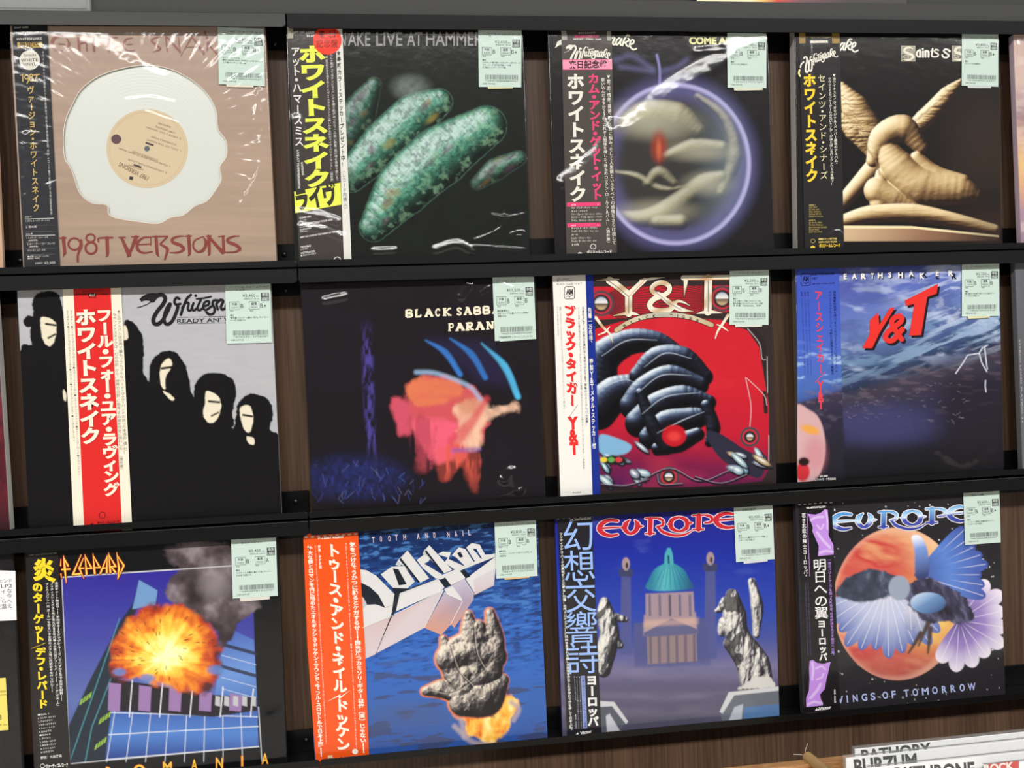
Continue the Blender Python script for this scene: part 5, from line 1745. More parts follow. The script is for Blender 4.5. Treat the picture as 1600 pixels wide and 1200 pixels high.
# smoke
sm = c.pm([(776, 180), (860, 140), (1010, 132), (1140, 200), (1215, 400), (1200, 470), (1130, 520), (1080, 590), (1040, 640), (1010, 560), (930, 470), (790, 400), (774, 350), (812, 300), (846, 262), (790, 240)], 10, True, 24, 34, 12)
c.mix(sm, c.ramp_t(c.nz(90, 90, 14), [(0, (22, 18, 22)), (.35, (52, 42, 46)), (.6, (86, 74, 78)), (.85, (140, 128, 134))]))
c.mix(c.em(1010, 330, 60, 70, .8) * .5 * sm, (172, 160, 166))
for a, b in zip(panel, panel[1:] + panel[:1]):
    c.line([a, b], 4, (216, 214, 220), 2, .9 if a[1] > 300 else .0, False)
c.line([(289, 306), (806, 270)], 4, (216, 214, 220), 2, .9, False)
L = rec.sheet(-0.0002, rec.crop)
L.crop = (85, 855, 13.333)
LT = [([(190, 176), (216, 440), (246, 745)], [8, 44, 8]), ([(204, 236), (284, 388)], [20, 34]), ([(156, 466), (322, 456)], 30), ([(136, 250), (130, 384)], [10, 24]), ([(136, 560), (150, 650)], [24, 6]),
      ([(556, 158), (384, 572)], [12, 38]), ([(384, 574), (538, 552)], 32), ([(606, 226), (516, 440)], [10, 36]), ([(516, 436), (612, 650)], [36, 8]), ([(520, 442), (610, 436)], 26),
      ([(636, 148), (670, 556)], [10, 40]), ([(650, 200), (776, 436)], [16, 34]), ([(672, 442), (778, 440)], 26), ([(804, 138), (840, 546)], [10, 40]), ([(816, 190), (946, 422)], [16, 34]), ([(842, 428), (950, 424)], 26),
      ([(1108, 168), (958, 542)], [10, 36]), ([(1100, 200), (1090, 532)], [16, 36]), ([(1010, 440), (1092, 430)], 24), ([(1128, 116), (1166, 526)], [10, 40]), ([(1140, 170), (1276, 402)], [16, 34]), ([(1164, 408), (1276, 402)], 24), ([(1190, 414), (1268, 518)], [24, 38]),
      ([(1298, 106), (1346, 450), (1318, 672)], [8, 42, 8]), ([(1310, 172), (1448, 384)], [14, 36]), ([(1448, 380), (1326, 650)], [36, 10])]
for g, col, lv in ((30, (150, 24, 30), 1), (0, (250, 206, 84), 2)):
    for pts, w in LT:
        L.pen(pts, [q + g for q in w] if np.ndim(w) else w + g, col, lv, smooth=False)
L.crop = (110, 1140, 4.706)
for ch, x0, x1, y in (('R', 262, 306, 348), ('O', 466, 548, 332), ('M', 680, 746, 312), ('A', 888, 934, 294), ('N', 1070, 1122, 280), ('I', 1256, 1270, 266), ('A', 1406, 1456, 250)):
    for g, col, lv in ((4, (170, 52, 30), 1), (0, (244, 190, 70), 2)):
        L.h(ch, (x0 - g, y + g), (x1 + g, y + g), 76 + 2 * g, col, .03, lv)
rec.cover(c, L)
L = rec.sheet(-0.0011, FULL)
za, zb = Zm(35, 860, 7.055), Zm(40, 1025, 6.857)
YE, WH = (246, 214, 50), (226, 224, 220)
L.h('22PP 1234 STEREO ¥2,500', za(72, 64), za(380, 36), 2.4, (150, 146, 140), .01)
L.vt('炎', za(232, 98), za(240, 340), 34, YE, .05, 1, 1.05, -.12)
L.vt('のターゲット', za(164, 350), za(186, 1030), 17, YE, .05, 1, 1.0, -.12)
L.pen([za(98, 1082), za(262, 1018)], .5, YE, 1, False, False)
L.vt('デフ・レパード', za(196, 1070), zb(186, 566), 16.5, YE, .05, 1, 1.0, -.1)
L.vt('全米チャート独走中!! 平均年令19才でデビュー、そしてわずか2年で全米を制覇!!', za(374, 345), zb(386, 480), 5.6, WH, .02)
L.vt('ブリティッシュ・メタル界が生んだ80年代最大の実力派デフ・レパード!! リード・ギターに', za(322, 350), zb(346, 536), 5.2, WH, .02)
L.vt('フィル・コリン(元 ガール)を迎えいま全国のメタル界に挑戦状をなげつけた!!', za(270, 356), zb(286, 390), 5.2, WH, .02)
for i, s in enumerate(['●Side 1', '1. ロック！ロック！', '2. フォトグラフ', '3. ステージフライト', '4. トゥー・レイト', '5. 炎のように', '●Side 2', '1. クーリン', '2. メタル・エイジ', '3. 炎のターゲット', '4. アクション！', '5. ロカビリ！']):
    L.h(s, zb(130 + i * 3, 640 + i * 36.6), zb(130 + i * 3 + len(s) * 17, 634 + i * 36.6 - len(s) * 1.4), 2.5, WH, .015)
L.h('解説：大森庸雄', zb(162, 1102), zb(388, 1080), 3.4, WH, .01)
L.ring(*zb(182, 1178), 3.4, 3, .8, WH)
L.h('ヴァーティゴレコード', zb(218, 1200), zb(456, 1180), 4.6, WH, .05)
rec.strip([za(34, -14), za(392, -20), zb(486, 1260), zb(104, 1290)], (36, 33, 33), L)
rec.tag([(361, 843), (431.2, 840), (434, 930.8), (363.7, 935.3)], '炎のターゲット', '2,450', 'A', ['帯付', 'ジャケット天割れ 裏シミ有 /ライナー', 'のみ有 日焼少々'], None, 9, (.15, .82, 1.05, (214, 210, 200)))
rec.film([([(1180, 920), (1230, 980), (1330, 940)], 40, 0.0012)], 0.0002, 320, 29)

# ================= bottom row, second: blue water
rec = Record('blue water record sleeve with chrome block letters and an orange obi strip', 2, (430, 790, 2.927),
             (474.4, 838), (493.9, 1193), (839, 812), (854.3, 1155), (40, 52, 96), 0.006)
c = rec.paint((34, 70, 150))
c.C = c.ramp((700, 100), (720, 1150), [(0, (20, 36, 74)), (.2, (30, 62, 124)), (.42, (38, 92, 178)), (.6, (44, 98, 184)), (.78, (52, 96, 172)), (1, (44, 78, 150))])
rp = fbm(c.X / 46, (c.Y + c.X * .12) / 11, 3, 4)
rp2 = fbm(c.X / 120, (c.Y + c.X * .1) / 24, 8, 3)
c.mix(sstep(.56, .68, rp) * .75 * sstep(950, 500, c.Y), (16, 34, 84))
c.mix(sstep(.44, .32, rp) * .55 * sstep(900, 300, c.Y), (84, 142, 212))
c.mix(sstep(.56, .66, rp2) * sstep(640, 800, c.Y) * .75, (62, 66, 96))
c.mix(c.em(620, 960, 180, 60, .8) * .5, (74, 86, 124))
# craggy rock and flames
rock = [(612, 800), (690, 822), (765, 806), (790, 700), (776, 604), (820, 600), (872, 640), (884, 520), (920, 486), (966, 540), (1000, 470), (1034, 510), (1036, 650), (1010, 744), (1058, 770), (1064, 880), (990, 980), (880, 960), (800, 900), (680, 866)]
fl = c.pm([(818, 960), (870, 900), (1060, 870), (1112, 900), (1080, 980), (1060, 1030), (980, 1092), (920, 1060), (872, 1046), (870, 990)], 8, True, 10, 20, 7)
c.mix(fl, c.ramp_t(c.nz(36, 60, 12), [(0, (150, 70, 40)), (.35, (226, 120, 40)), (.55, (250, 186, 70)), (.8, (255, 232, 150))]))
for pts in ([(820, 1010), (900, 1080), (990, 1094)], [(1080, 900), (1114, 930), (1090, 980)], [(820, 950), (850, 980), (866, 1060)]):
    c.line(pts, 22, (176, 160, 168), 10, .8)
RK = [(0, (16, 14, 17)), (.3, (48, 44, 48)), (.55, (104, 98, 98)), (.78, (176, 166, 156)), (1, (236, 224, 206))]
prim = [([(800, 700), (900, 680), (1000, 690)], [130, 150, 120]), ([(820, 640), (920, 600), (1010, 620)], [70, 80, 60]), ([(690, 850), (760, 840), (820, 850), (900, 880)], [40, 80, 100, 120]), ([(772, 610), (800, 720), (860, 840)], [30, 90, 130]), ([(884, 500), (900, 620), (940, 780)], [40, 110, 140]),
        ([(985, 490), (1005, 620), (980, 760)], [40, 90, 120]), ([(860, 900), (960, 880), (1040, 800)], [130, 170, 60]), ([(840, 650), (880, 760)], [60, 120]), ([(930, 560), (950, 680)], [70, 90])]
c.relief([([(x - 4, y) for x, y in p_], [w_ + 12 for w_ in ww]) for p_, ww in prim], [(0, (206, 108, 70)), (1, (226, 150, 110))], soft=5)
c.relief(prim, RK, (-.5, -.6, .55), 34, (40, 52), 31, 4, 1)
c.mix(c.pm(rock, 5, True) * sstep(.55, .66, fbm(c.X / 22, c.Y / 34, 44, 3)) * .55, (26, 22, 24))
for pts in ([(700, 840), (800, 856), (900, 800), (1000, 700)], [(800, 640), (836, 750), (900, 820)], [(905, 540), (920, 670), (960, 750)]):
    c.line(pts, 6, (30, 24, 26), 4, .8)
    c.line([(x + 6, y + 3) for x, y in pts], 3, (214, 204, 190), 3, .6)
L = rec.sheet(-0.0002, (550, 815, 5.333))
W1, W2, W3, PKc, DKc, ED = (214, 213, 212), (190, 189, 194), (166, 160, 176), (200, 168, 168), (24, 32, 42), (238, 238, 236)
pk = lambda x, y: tuple(np.interp((y - 560) / 420 + (x - 400) / 2400, [0, .45, 1], [a_, b_, d_]) for a_, b_, d_ in zip((206, 204, 210), (204, 178, 178), (206, 196, 200)))
gy = lambda x, y: tuple(np.interp((y - 560) / 330, [0, .5, 1], [a_, b_, d_]) for a_, b_, d_ in zip((190, 180, 200), (150, 132, 150), (206, 150, 130)))
SH = [([(50, 395), (120, 405), (200, 450), (290, 540), (360, 612), (352, 690), (272, 716), (225, 620), (150, 548), (60, 500)], W1, 1),
      ([(60, 500), (150, 545), (222, 612), (276, 716), (200, 688), (128, 690), (90, 722), (60, 650)], DKc, 1),
      ([(60, 600), (100, 640), (126, 692), (95, 725), (60, 720)], W2, 2),
      ([(70, 740), (120, 694), (200, 690), (276, 718), (352, 690), (320, 790), (85, 885)], W1, 1),
      ([(85, 885), (338, 782), (345, 792), (195, 1106), (90, 1152)], pk, 1),
      ([(352, 775), (720, 588), (764, 566), (602, 886), (202, 1098)], pk, 1),
      ([(398, 600), (720, 478), (772, 546), (740, 580), (366, 748)], W1, 1),
      ([(352, 612), (398, 600), (366, 748), (338, 782), (196, 1104), (330, 770)], DKc, 2),
      ([(330, 545), (470, 560), (720, 470), (400, 600), (356, 612)], DKc, 1),
      ([(240, 440), (330, 376), (432, 370), (524, 500), (462, 556), (340, 552)], W1, 2), ([(340, 390), (386, 396), (456, 522), (390, 532)], DKc, 3),
      ([(362, 360), (384, 320), (462, 240), (644, 472), (560, 512), (430, 340), (400, 372)], W2, 2), ([(386, 330), (462, 242), (644, 472), (572, 508)], W1, 3), ([(406, 300), (566, 504), (556, 512), (396, 320)], DKc, 4),
      ([(540, 320), (600, 275), (660, 290), (640, 330), (600, 352), (640, 372), (764, 450), (700, 476), (600, 396), (566, 356)], W1, 2),
      ([(590, 268), (600, 240), (644, 196), (834, 402), (764, 432), (640, 300)], W2, 4), ([(606, 252), (644, 198), (834, 402), (772, 430)], W1, 5), ([(618, 236), (766, 428), (756, 434), (608, 252)], DKc, 6),
      ([(712, 272), (756, 250), (824, 256), (806, 312), (940, 374), (860, 402), (770, 340), (800, 300)], W1, 4),
      ([(832, 280), (890, 214), (944, 228), (1014, 336), (946, 376), (870, 300)], W1, 6), ([(876, 262), (904, 250), (926, 292), (900, 302)], DKc, 7),
      ([(952, 216), (996, 180), (1062, 190), (1110, 276), (1174, 272), (1130, 300), (1082, 306), (1036, 226), (1006, 226), (1076, 312), (1026, 334)], W1, 6),
      ([(690, 470), (1190, 262), (1196, 292), (940, 392), (900, 410), (740, 482)], W1, 1),
      ([(728, 490), (776, 468), (824, 522), (772, 548)], DKc, 3), ([(902, 412), (936, 396), (988, 458), (946, 472)], DKc, 3),
      ([(776, 466), (898, 410), (946, 470), (826, 530)], W1, 3), ([(770, 560), (830, 532), (936, 476), (1022, 604), (900, 640)], W2, 2),
      ([(946, 478), (1196, 292), (1204, 384), (1012, 482), (1030, 606)], W1, 2), ([(1012, 482), (1198, 386), (1182, 532), (1022, 612)], pk, 2),
      ([(834, 540), (936, 486), (1016, 600), (1012, 650), (852, 886), (818, 850), (922, 660)], gy, 3),
      ([(768, 590), (922, 662), (818, 864), (744, 946), (604, 886)], gy, 4),
      ([(768, 566), (840, 540), (922, 650), (908, 656), (790, 600)], W1, 4)]
for pl, col, lv in SH:
    L.poly(pl, col, lv)
for a_, b_ in (((398, 600), (720, 478)), ((352, 775), (764, 570)), ((764, 570), (602, 886)), ((768, 590), (922, 662)), ((85, 885), (338, 782)), ((922, 662), (818, 864))):
    L.pen([a_, b_], 4, ED, 8, False, False)
for ch, x, y, w in (('T', 180, 176, 24), ('O', 243, 168, 18), ('O', 312, 164, 18), ('T', 372, 158, 22), ('H', 440, 154, 22), ('A', 554, 146, 22), ('N', 622, 140, 20), ('D', 688, 136, 18), ('N', 804, 130, 20), ('A', 868, 124, 20), ('I', 926, 120, 5), ('L', 980, 114, 20)):
    L.h(ch, (x - w / 2, y), (x + w / 2, y - w * .07), 48, (214, 190, 196), .02, 1)
rec.cover(c, L)
L = rec.sheet(-0.0011, FULL)
za, zb = Zm(472, 825, 6.318), Zm(480, 1005, 6.154)
WH = (244, 232, 218)
OR = (232, 84, 26)
for k in range(9):
    x = 26 + k * 61
    L.poly([za(x, 84 - k * 4), za(x + 30, 82 - k * 4), za(x + 30, 100 - k * 4), za(x, 102 - k * 4)], (226, 190, 170))
L.h('P-13061 ¥2,800', za(160, 112), za(410, 96), 3.6, WH, .04)
L.vt('トゥース・アンド・ネイル', za(306, 160), zb(318, 480), 22, WH, .04, 1, 1.02, -.3)
L.poly([zb(190, 562), zb(318, 490), zb(322, 512), zb(416, 450), zb(306, 540), zb(300, 512)], WH)
L.vt('ドッケン', zb(330, 540), zb(346, 1044), 22, WH, .04, 1, 1.02, -.3)
L.vt('気をつけな、うかつに触るとケガするぜ!!閃光放つカミソリ・ギターは伊（達）じゃない!!', za(496, 140), zb(544, 1056), 9.6, WH, .04, 1, 1.0, -.1)
L.vt('壮大な夢とロマンを内に秘めたエネルギッシュ・ドッケン・サウンド、今、フル・スロットルで日本上陸!!', za(74, 178), zb(136, 1090), 8.4, WH, .04, 1, 1.0, -.1)
L.vt('解説：伊藤政則', za(168, 168), za(184, 405), 4.0, WH, .03)
L.vt('ハートレス・ハート／ドント・クローズ・ユア・アイズ／ホエン・ヘヴン・カムズ・ダウン／イントゥ・ザ・ファイア／ブレット・トゥ・スペア／アローン・アゲイン／ターン・オン・ジ・アクション', za(130, 170), zb(184, 970), 3.0, WH, .01)
L.vt('プロデュース トム・ワーマン アシスタント・プロデュース ロイ・トーマス・ベイカー 録音 ウィズアウト・ウォーニング／トゥース・アンド・ネイル／ジャスト・ガット・ラッキー', za(432, 150), zb(474, 1010), 3.0, WH, .01)
L.ell(*zb(460, 1042), 4.6, 4.2, WH)
L.poly([zb(196, 1080), zb(242, 1076), zb(246, 1122), zb(200, 1126)], (226, 180, 150))
L.h('ワーナー・パイオニア株式会社', zb(250, 1118), zb(490, 1100), 2.8, WH, .03)
rec.strip([za(12, 92), za(74, 52), za(100, 72), za(552, 40), za(620, 1150), zb(596, 1100), zb(96, 1170), zb(84, 1150), zb(0, 0)], OR, L)
rec.tag([(772.4, 814.2), (837, 810.6), (840, 900), (775.6, 904)], 'トゥース・アンド・ネイル', '2,850', 'B', ['●帯汚れ', 'ライナー、インサート付/ラベル汚れ 大', '4枚折有'], None, 10, (.18, .8, 1.02, (216, 180, 130)))
rec.film([], 0.00015, 330, 31)

# ================= bottom row, third: night sky and dome
rec = Record('blue night record sleeve with a lit dome and pale draped statues', 2, (840, 770, 2.927),
             (865.6, 809), (877, 1152), (1209, 790.5), (1220, 1122), (46, 50, 130), 0.010)
c = rec.paint((30, 40, 150))
c.C = c.ramp((600, 90), (620, 1090), [(0, (36, 34, 132)), (.2, (28, 46, 158)), (.45, (32, 62, 166)), (.58, (60, 74, 150)), (.68, (98, 96, 146)), (.8, (88, 84, 112)), (1, (76, 74, 92))])
c.mix(sstep(.6, .8, c.nz(120, 60, 4)) * sstep(600, 200, c.Y) * .35, (84, 100, 176))
# plain towers, hall and dome
for x, y0, y1, wd in ((404, 300, 740, 42), (790, 275, 760, 44)):
    c.poly([(x - wd / 2, y0 + 60), (x + wd / 2, y0 + 60), (x + wd / 2 + 6, y1), (x - wd / 2 - 6, y1)], (76, 82, 140), 4)
    c.poly([(x - wd * .8, y0 + 50), (x + wd * .8, y0 + 50), (x + wd * .7, y0 + 84), (x - wd * .7, y0 + 84)], (58, 62, 98), 4)
    c.ell(x, y0 + 26, 18, 30, (164, 142, 138), .2)
    c.ell(x + 4, y0 + 32, 6, 14, (60, 50, 60), .3)
c.poly([(440, 596), (770, 572), (792, 790), (444, 800)], (74, 80, 134), 6)
c.mix(c.pm([(488, 560), (722, 548), (730, 640), (484, 650)], 8), (172, 146, 146))
c.poly([(486, 640), (612, 574), (736, 626), (736, 646), (486, 660)], (92, 92, 130), 4)
c.poly([(500, 660), (726, 646), (730, 770), (504, 784)], (140, 120, 124), 5)
for k in range(6):
    c.line([(516 + 40 * k, 664 - k * 2), (518 + 40 * k, 776)], 12, (88, 80, 104), 5, .8, False)
c.poly([(494, 462), (712, 452), (718, 570), (494, 580)], (158, 136, 146), 5)
for k in range(5):
    c.line([(512 + 46 * k, 470), (514 + 46 * k, 560)], 11, (92, 84, 116) if k != 2 else (56, 54, 80), 5, .85, False)
c.mix(c.pm([(508, 445), (512, 390), (540, 346), (580, 326), (625, 326), (668, 352), (694, 396), (702, 440)], 4, True), c.ramp((520, 400), (700, 420), [(0, (40, 120, 150)), (.35, (84, 178, 186)), (.7, (48, 134, 156)), (1, (28, 84, 124))]))
for k in range(7):
    x = 530 + 26 * k
    c.line([(605 + (x - 605) * .3, 330), (x, 440)], 3, (36, 92, 126), 2, .7)
c.poly([(578, 330), (582, 280), (594, 252), (608, 252), (618, 280), (622, 328)], (74, 164, 178), 4)
c.line([(598, 290), (600, 322)], 9, (30, 70, 96), 3)
c.mix(c.pm([(485, 588), (735, 572), (735, 600), (485, 612)], 10) * .5, (206, 168, 156))
# mist
for y, a in ((800, .5), (840, .5), (930, .45), (1000, .4)):
    c.mix(np.exp(-((c.Y - y - 30 * (c.nz(160, 40, int(y)) - .5)) / 26) ** 2) * a * c.nz(120, 30, int(y) + 1), (140, 134, 158))
# pale draped statues (plain marbled forms)
MB = [(0, (20, 19, 25)), (.34, (52, 50, 58)), (.55, (120, 118, 122)), (.75, (196, 194, 190)), (1, (236, 234, 226))]
for prims, sd in (([([(306, 500), (312, 560), (330, 650), (312, 730), (300, 810)], [44, 84, 90, 96, 70]), ([(300, 560), (350, 570), (402, 580)], [40, 44, 24]), ([(330, 650), (372, 694), (380, 690)], [60, 40, 20])], 5),
                  ([([(890, 470), (900, 560), (910, 640), (960, 740), (1010, 850)], [60, 110, 110, 120, 90]), ([(860, 500), (838, 530), (820, 540)], [50, 34, 20]), ([(980, 406), (1004, 520), (1000, 650)], [34, 60, 30]),
                    ([(860, 600), (840, 640), (850, 650)], [70, 30, 16]), ([(960, 700), (1020, 770), (1050, 850)], [90, 80, 50]), ([(880, 690), (940, 780), (960, 880)], [60, 70, 60])], 9)):
    m = c.relief(prims, MB, (-.4, -.5, .7), 30, (26, 70), sd, 3.5, 1)
    c.mix(m * sstep(.54, .62, fbm((c.X + c.Y * .5) / 50, (c.Y - c.X * .3) / 80, sd + 3, 3)) * .85, (28, 26, 34))
c.mix(c.pm([(930, 886), (990, 850), (1050, 836), (1088, 880), (1050, 894), (920, 898)], 5, True, 8, 14, 4), (206, 204, 200))
c.poly([(838, 1020), (900, 920), (1112, 900), (1116, 1040), (850, 1060)], (104, 108, 118), 3)
c.poly([(874, 912), (1112, 884), (1112, 904), (900, 926), (846, 1010), (832, 1002)], (202, 204, 206), 3)
c.poly([(946, 980), (1112, 966), (1116, 1030), (936, 1046)], (84, 118, 164), 3)
c.poly([(900, 980), (940, 966), (932, 1050), (868, 1056)], (180, 184, 196), 4)
c.poly([(284, 952), (350, 956), (414, 1046), (404, 1058), (340, 976), (284, 980)], (200, 200, 204), 3)
c.poly([(284, 980), (340, 978), (400, 1060), (370, 1090), (284, 1100)], (84, 88, 98), 3)
c.poly([(330, 1010), (376, 1088), (318, 1094), (312, 1020)], (190, 190, 200), 4)
L = rec.sheet(-0.0002, (920, 790, 5.517))
wide_logo(L, 0, 0, (232, 214, 216), (196, 42, 54))
rec.cover(c, L)
L = rec.sheet(-0.0011, FULL)
za, zb = Zm(865, 800, 6.667), Zm(865, 975, 6.667)
LB, WH = (152, 184, 240), (230, 230, 228)
L.h('VIL-6067★¥2,500', za(172, 96), za(390, 76), 3.2, WH, .04)
for k in range(7):
    L.poly([za(36 + k * 58, 70 - k * 4), za(58 + k * 58, 68 - k * 4), za(58 + k * 58, 76 - k * 4), za(36 + k * 58, 78 - k * 4)], (150, 150, 156))
L.vt('幻想交響詩', za(250, 92), zb(306, 520), 52, LB, -.004, 1, 1.12)
L.vt('フリティッシュ・ハードの真髄がここに甦る！登場！北欧メロディアス！圧倒的な生まれる美しき旋律を満載した本作にて満を持して日本上陸。', za(76, 214), zb(184, 1110), 5.0, WH, .03)
L.vt('ヨーロッパ', zb(394, 530), zb(412, 1072), 17, WH, .05, 1, 1.0)
L.poly([zb(284, 540), zb(326, 538), zb(350, 1084), zb(308, 1090)], (140, 158, 214))
L.vt('日本上陸センセーショナル・メタル登場', zb(306, 545), zb(330, 1082), 4.6, (70, 80, 130), .01, 2)
for x0, x1, y1 in ((270, 290, 1090), (242, 262, 1090), (216, 232, 800)):
    L.vt('●イン・ザ・フューチャー・トゥ・カム●フェアウェル●セヴン・ドアーズ・ホテル', zb(x0, 545), zb(x1, y1), 2.6, (176, 180, 196), .0)
L.vt('◆解説：伊藤政則', zb(228, 940), zb(236, 1090), 2.8, (176, 180, 196), .0)
L.h('Victor', zb(276, 1152), zb(398, 1132), 4.8, WH, .04, 1, .15)
L.poly([zb(232, 1152), zb(252, 1130), zb(262, 1148)], WH)
rec.strip([za(42, 78), za(398, 40), zb(500, 1180), zb(146, 1230)], (34, 33, 38), L)
rec.tag([(1146.4, 791.5), (1207, 788), (1210.2, 873.6), (1150.2, 878.4)], '幻想交響詩', '2,450', 'B+', ['帯付', 'ジャケット裏汚れ/ライナー付有/ イ', 'ンサート付 日焼 少'], None, 11, (.18, .82, 1.03, (206, 206, 214)))
rec.film([([(60, 600), (80, 900), (100, 1040)], 8, 0.0008)], 0.00025, 300, 37)

# ================= bottom row, fourth: orange planet
rec = Record('starry record sleeve with an orange planet, blue feathered fans and lilac obi patches', 2, (1210, 750, 2.667),
             (1240.7, 789), (1254, 1115.6), (1562.5, 769), (1571.8, 1082.6), (58, 58, 64), 0.010)
c = rec.paint((36, 34, 38))
c.mix(c.nz(200, 200, 5) * .3, (56, 52, 58))
rnd = random.Random(12)
for k in range(150):
    x, y = rnd.uniform(245, 960), rnd.uniform(90, 950)
    c.ell(x, y, 1.8 + rnd.random() ** 3 * 3, 1.8 + rnd.random() ** 3 * 3, (226, 226, 232), .5, rnd.uniform(.3, 1))
pl = c.em(512, 516, 268, 318, .012)
sw = fbm((c.X * .8 + c.Y * .35) / 210, (c.Y - c.X * .25) / 90, 4, 4)
c.mix(pl, c.ramp_t(sw, [(.1, (226, 170, 128)), (.38, (220, 150, 112)), (.52, (206, 96, 80)), (.64, (196, 62, 62)), (.8, (222, 152, 110))]))
c.mix(pl * c.em(640, 560, 130, 130, .8) * .85, (240, 206, 104))
c.mix(pl * c.em(690, 300, 140, 90, .8) * .6, (240, 196, 140))
c.mix(pl * sstep(650, 830, c.Y) * .5, (160, 92, 84))
c.mix(pl * (1 - c.em(500, 520, 250, 300, .05)) * .35, (238, 206, 180))


def fan(cx, cy, a0, a1, n, r0, r1, wd, cin, cmid, ctip):
    for k in range(n):
        a = a0 + (a1 - a0) * k / (n - 1)
        r = r1 * (1 + .06 * math.sin(k * 2.1))
        ux, uy = math.cos(a), math.sin(a)
        pts = [(cx + ux * r0 - uy * wd * .3, cy + uy * r0 + ux * wd * .3), (cx + ux * r * .8 - uy * wd, cy + uy * r * .8 + ux * wd), (cx + ux * r, cy + uy * r),
               (cx + ux * r * .8 + uy * wd, cy + uy * r * .8 - ux * wd), (cx + ux * r0 + uy * wd * .3, cy + uy * r0 - ux * wd * .3)]
        m = c.pm(pts, 3, True)
        c.mix(m, c.ramp((cx, cy), (cx + ux * r, cy + uy * r), [(0, cin), (.5, cmid), (1, ctip)]))
        c.line([(cx + ux * r0, cy + uy * r0), (cx + ux * r * .96, cy + uy * r * .96)], 2.5, (236, 234, 240), 2, .7)


fan(770, 585, -.95, 2.0, 9, 20, 205, 34, (84, 66, 130), (150, 126, 190), (240, 230, 240))
fan(470, 430, .75, 2.75, 11, 60, 300, 30, (206, 206, 220), (186, 192, 220), (78, 100, 170))
fan(560, 470, .2, 1.5, 6, 20, 170, 26, (210, 210, 222), (196, 196, 214), (130, 140, 180))
c.mix(c.pm([(256, 470), (300, 410), (380, 376), (450, 378), (520, 410), (560, 450), (500, 480), (420, 500), (340, 510), (280, 490)], 6, True, 8, 20, 3), c.ramp_t(c.nz(30, 40, 8), [(0, (24, 26, 36)), (.6, (64, 72, 92)), (1, (120, 130, 150))]))
fan(590, 395, -.75, .30, 8, 20, 290, 30, (60, 74, 140), (92, 130, 206), (66, 84, 160))
c.mix(c.pm([(572, 236), (610, 236), (640, 300), (640, 400), (590, 410), (584, 300)], 5, True), c.ramp((580, 240), (620, 400), [(0, (232, 236, 246)), (.3, (120, 150, 214)), (1, (52, 62, 110))]))
c.mix(c.pm([(560, 430), (640, 410), (720, 440), (800, 500), (830, 570), (780, 600), (700, 590), (640, 600), (580, 540), (540, 480)], 6, True, 10, 18, 5), c.ramp_t(fbm((c.X - c.Y * .3) / 30, c.Y / 60, 12, 4), [(.2, (24, 22, 34)), (.5, (58, 54, 80)), (.8, (112, 112, 144))]))
c.mix(c.em(640, 512, 74, 44, .08), c.ramp((600, 470), (660, 560), [(0, (190, 210, 234)), (.5, (106, 142, 190)), (1, (64, 92, 140))]))
c.ell(520, 450, 44, 52, (150, 160, 178), .12)
for a_, b_ in (((640, 600), (600, 690)), ((610, 640), (560, 720)), ((650, 620), (640, 720))):
    c.line([a_, b_], [22, 8], (74, 58, 52), 6)
L = rec.sheet(-0.0002, (1290, 770, 5.517))
bl = lambda x, y: tuple(np.interp((y - (150 + (600 - x) * .10)) / 150, [0, .35, .5, .6, 1], [a_, b_, d_, e_, f_]) for a_, b_, d_, e_, f_ in zip((84, 150, 214), (176, 214, 240), (226, 236, 246), (66, 84, 176), (60, 72, 160)))
wide_logo(L, -30, 54, (236, 228, 232), bl, 1200)
L.crop = (1300, 1055, 6.667)
for ch, x0, x1 in (('W', 18, 122), ('I', 156, 170), ('N', 220, 272), ('G', 312, 370), ('S', 404, 456), ('O', 530, 586), ('F', 624, 668), ('T', 750, 806), ('O', 842, 900), ('M', 940, 1010),
                   ('O', 1046, 1104), ('R', 1148, 1200), ('R', 1238, 1292), ('O', 1332, 1386), ('W', 1418, 1500)):
    y = 290 - ((x0 + x1) / 2 - 90) * .0985
    L.h(ch, (x0, y + (x1 - x0) * .05), (x1, y - (x1 - x0) * .05), 75, (172, 184, 226), .03)
rec.cover(c, L)
L = rec.sheet(-0.0011, FULL)
za, zb = Zm(1240, 780, 7.055), Zm(1240, 945, 6.857)
LI, WH = (190, 140, 222), (234, 232, 230)
LI2 = (212, 182, 232)
for k in range(7):
    L.poly([za(50 + k * 58, 56 - k * 4), za(80 + k * 58, 54 - k * 4), za(80 + k * 58, 64 - k * 4), za(50 + k * 58, 66 - k * 4)], (206, 206, 208))
L.h('VIL-6095★¥2,500', za(138, 106), za(354, 90), 3.0, WH, .04)
L.poly([za(158, 160), za(240, 170), za(300, 150), za(345, 108), za(376, 118), za(386, 240), za(386, 400), za(410, 450), za(438, 500), za(442, 610), za(268, 628), za(278, 520), za(258, 470), za(206, 350), za(212, 310)], LI)
for pts, w in (([za(190, 230), za(250, 200), za(330, 195)], 4), ([za(260, 290), za(300, 330), za(330, 280)], 3), ([za(260, 370), za(330, 460), za(400, 530)], 4.5), ([za(290, 590), za(360, 570), za(430, 580)], 4), ([za(350, 130), za(370, 220), za(372, 330)], 3)):
    L.pen(pts, w, LI2, 2)
L.vt('若き北欧の騎士ヨーロッパ。', za(110, 150), za(134, 862), 6.4, WH, .02)
L.pen([za(148, 155), za(178, 850)], .8, LI, 1, False, False)
L.vt('明日への翼', za(284, 660), zb(300, 152), 22, WH, .01, 1, 1.06)
L.vt('ヨーロッパ', zb(298, 160), zb(318, 606), 13, WH, .04)
L.vt('一層のパワー・アップを図った新作は、世界戦線をめざす明日への翼。', za(392, 654), zb(424, 545), 5.0, (172, 128, 216), .02)
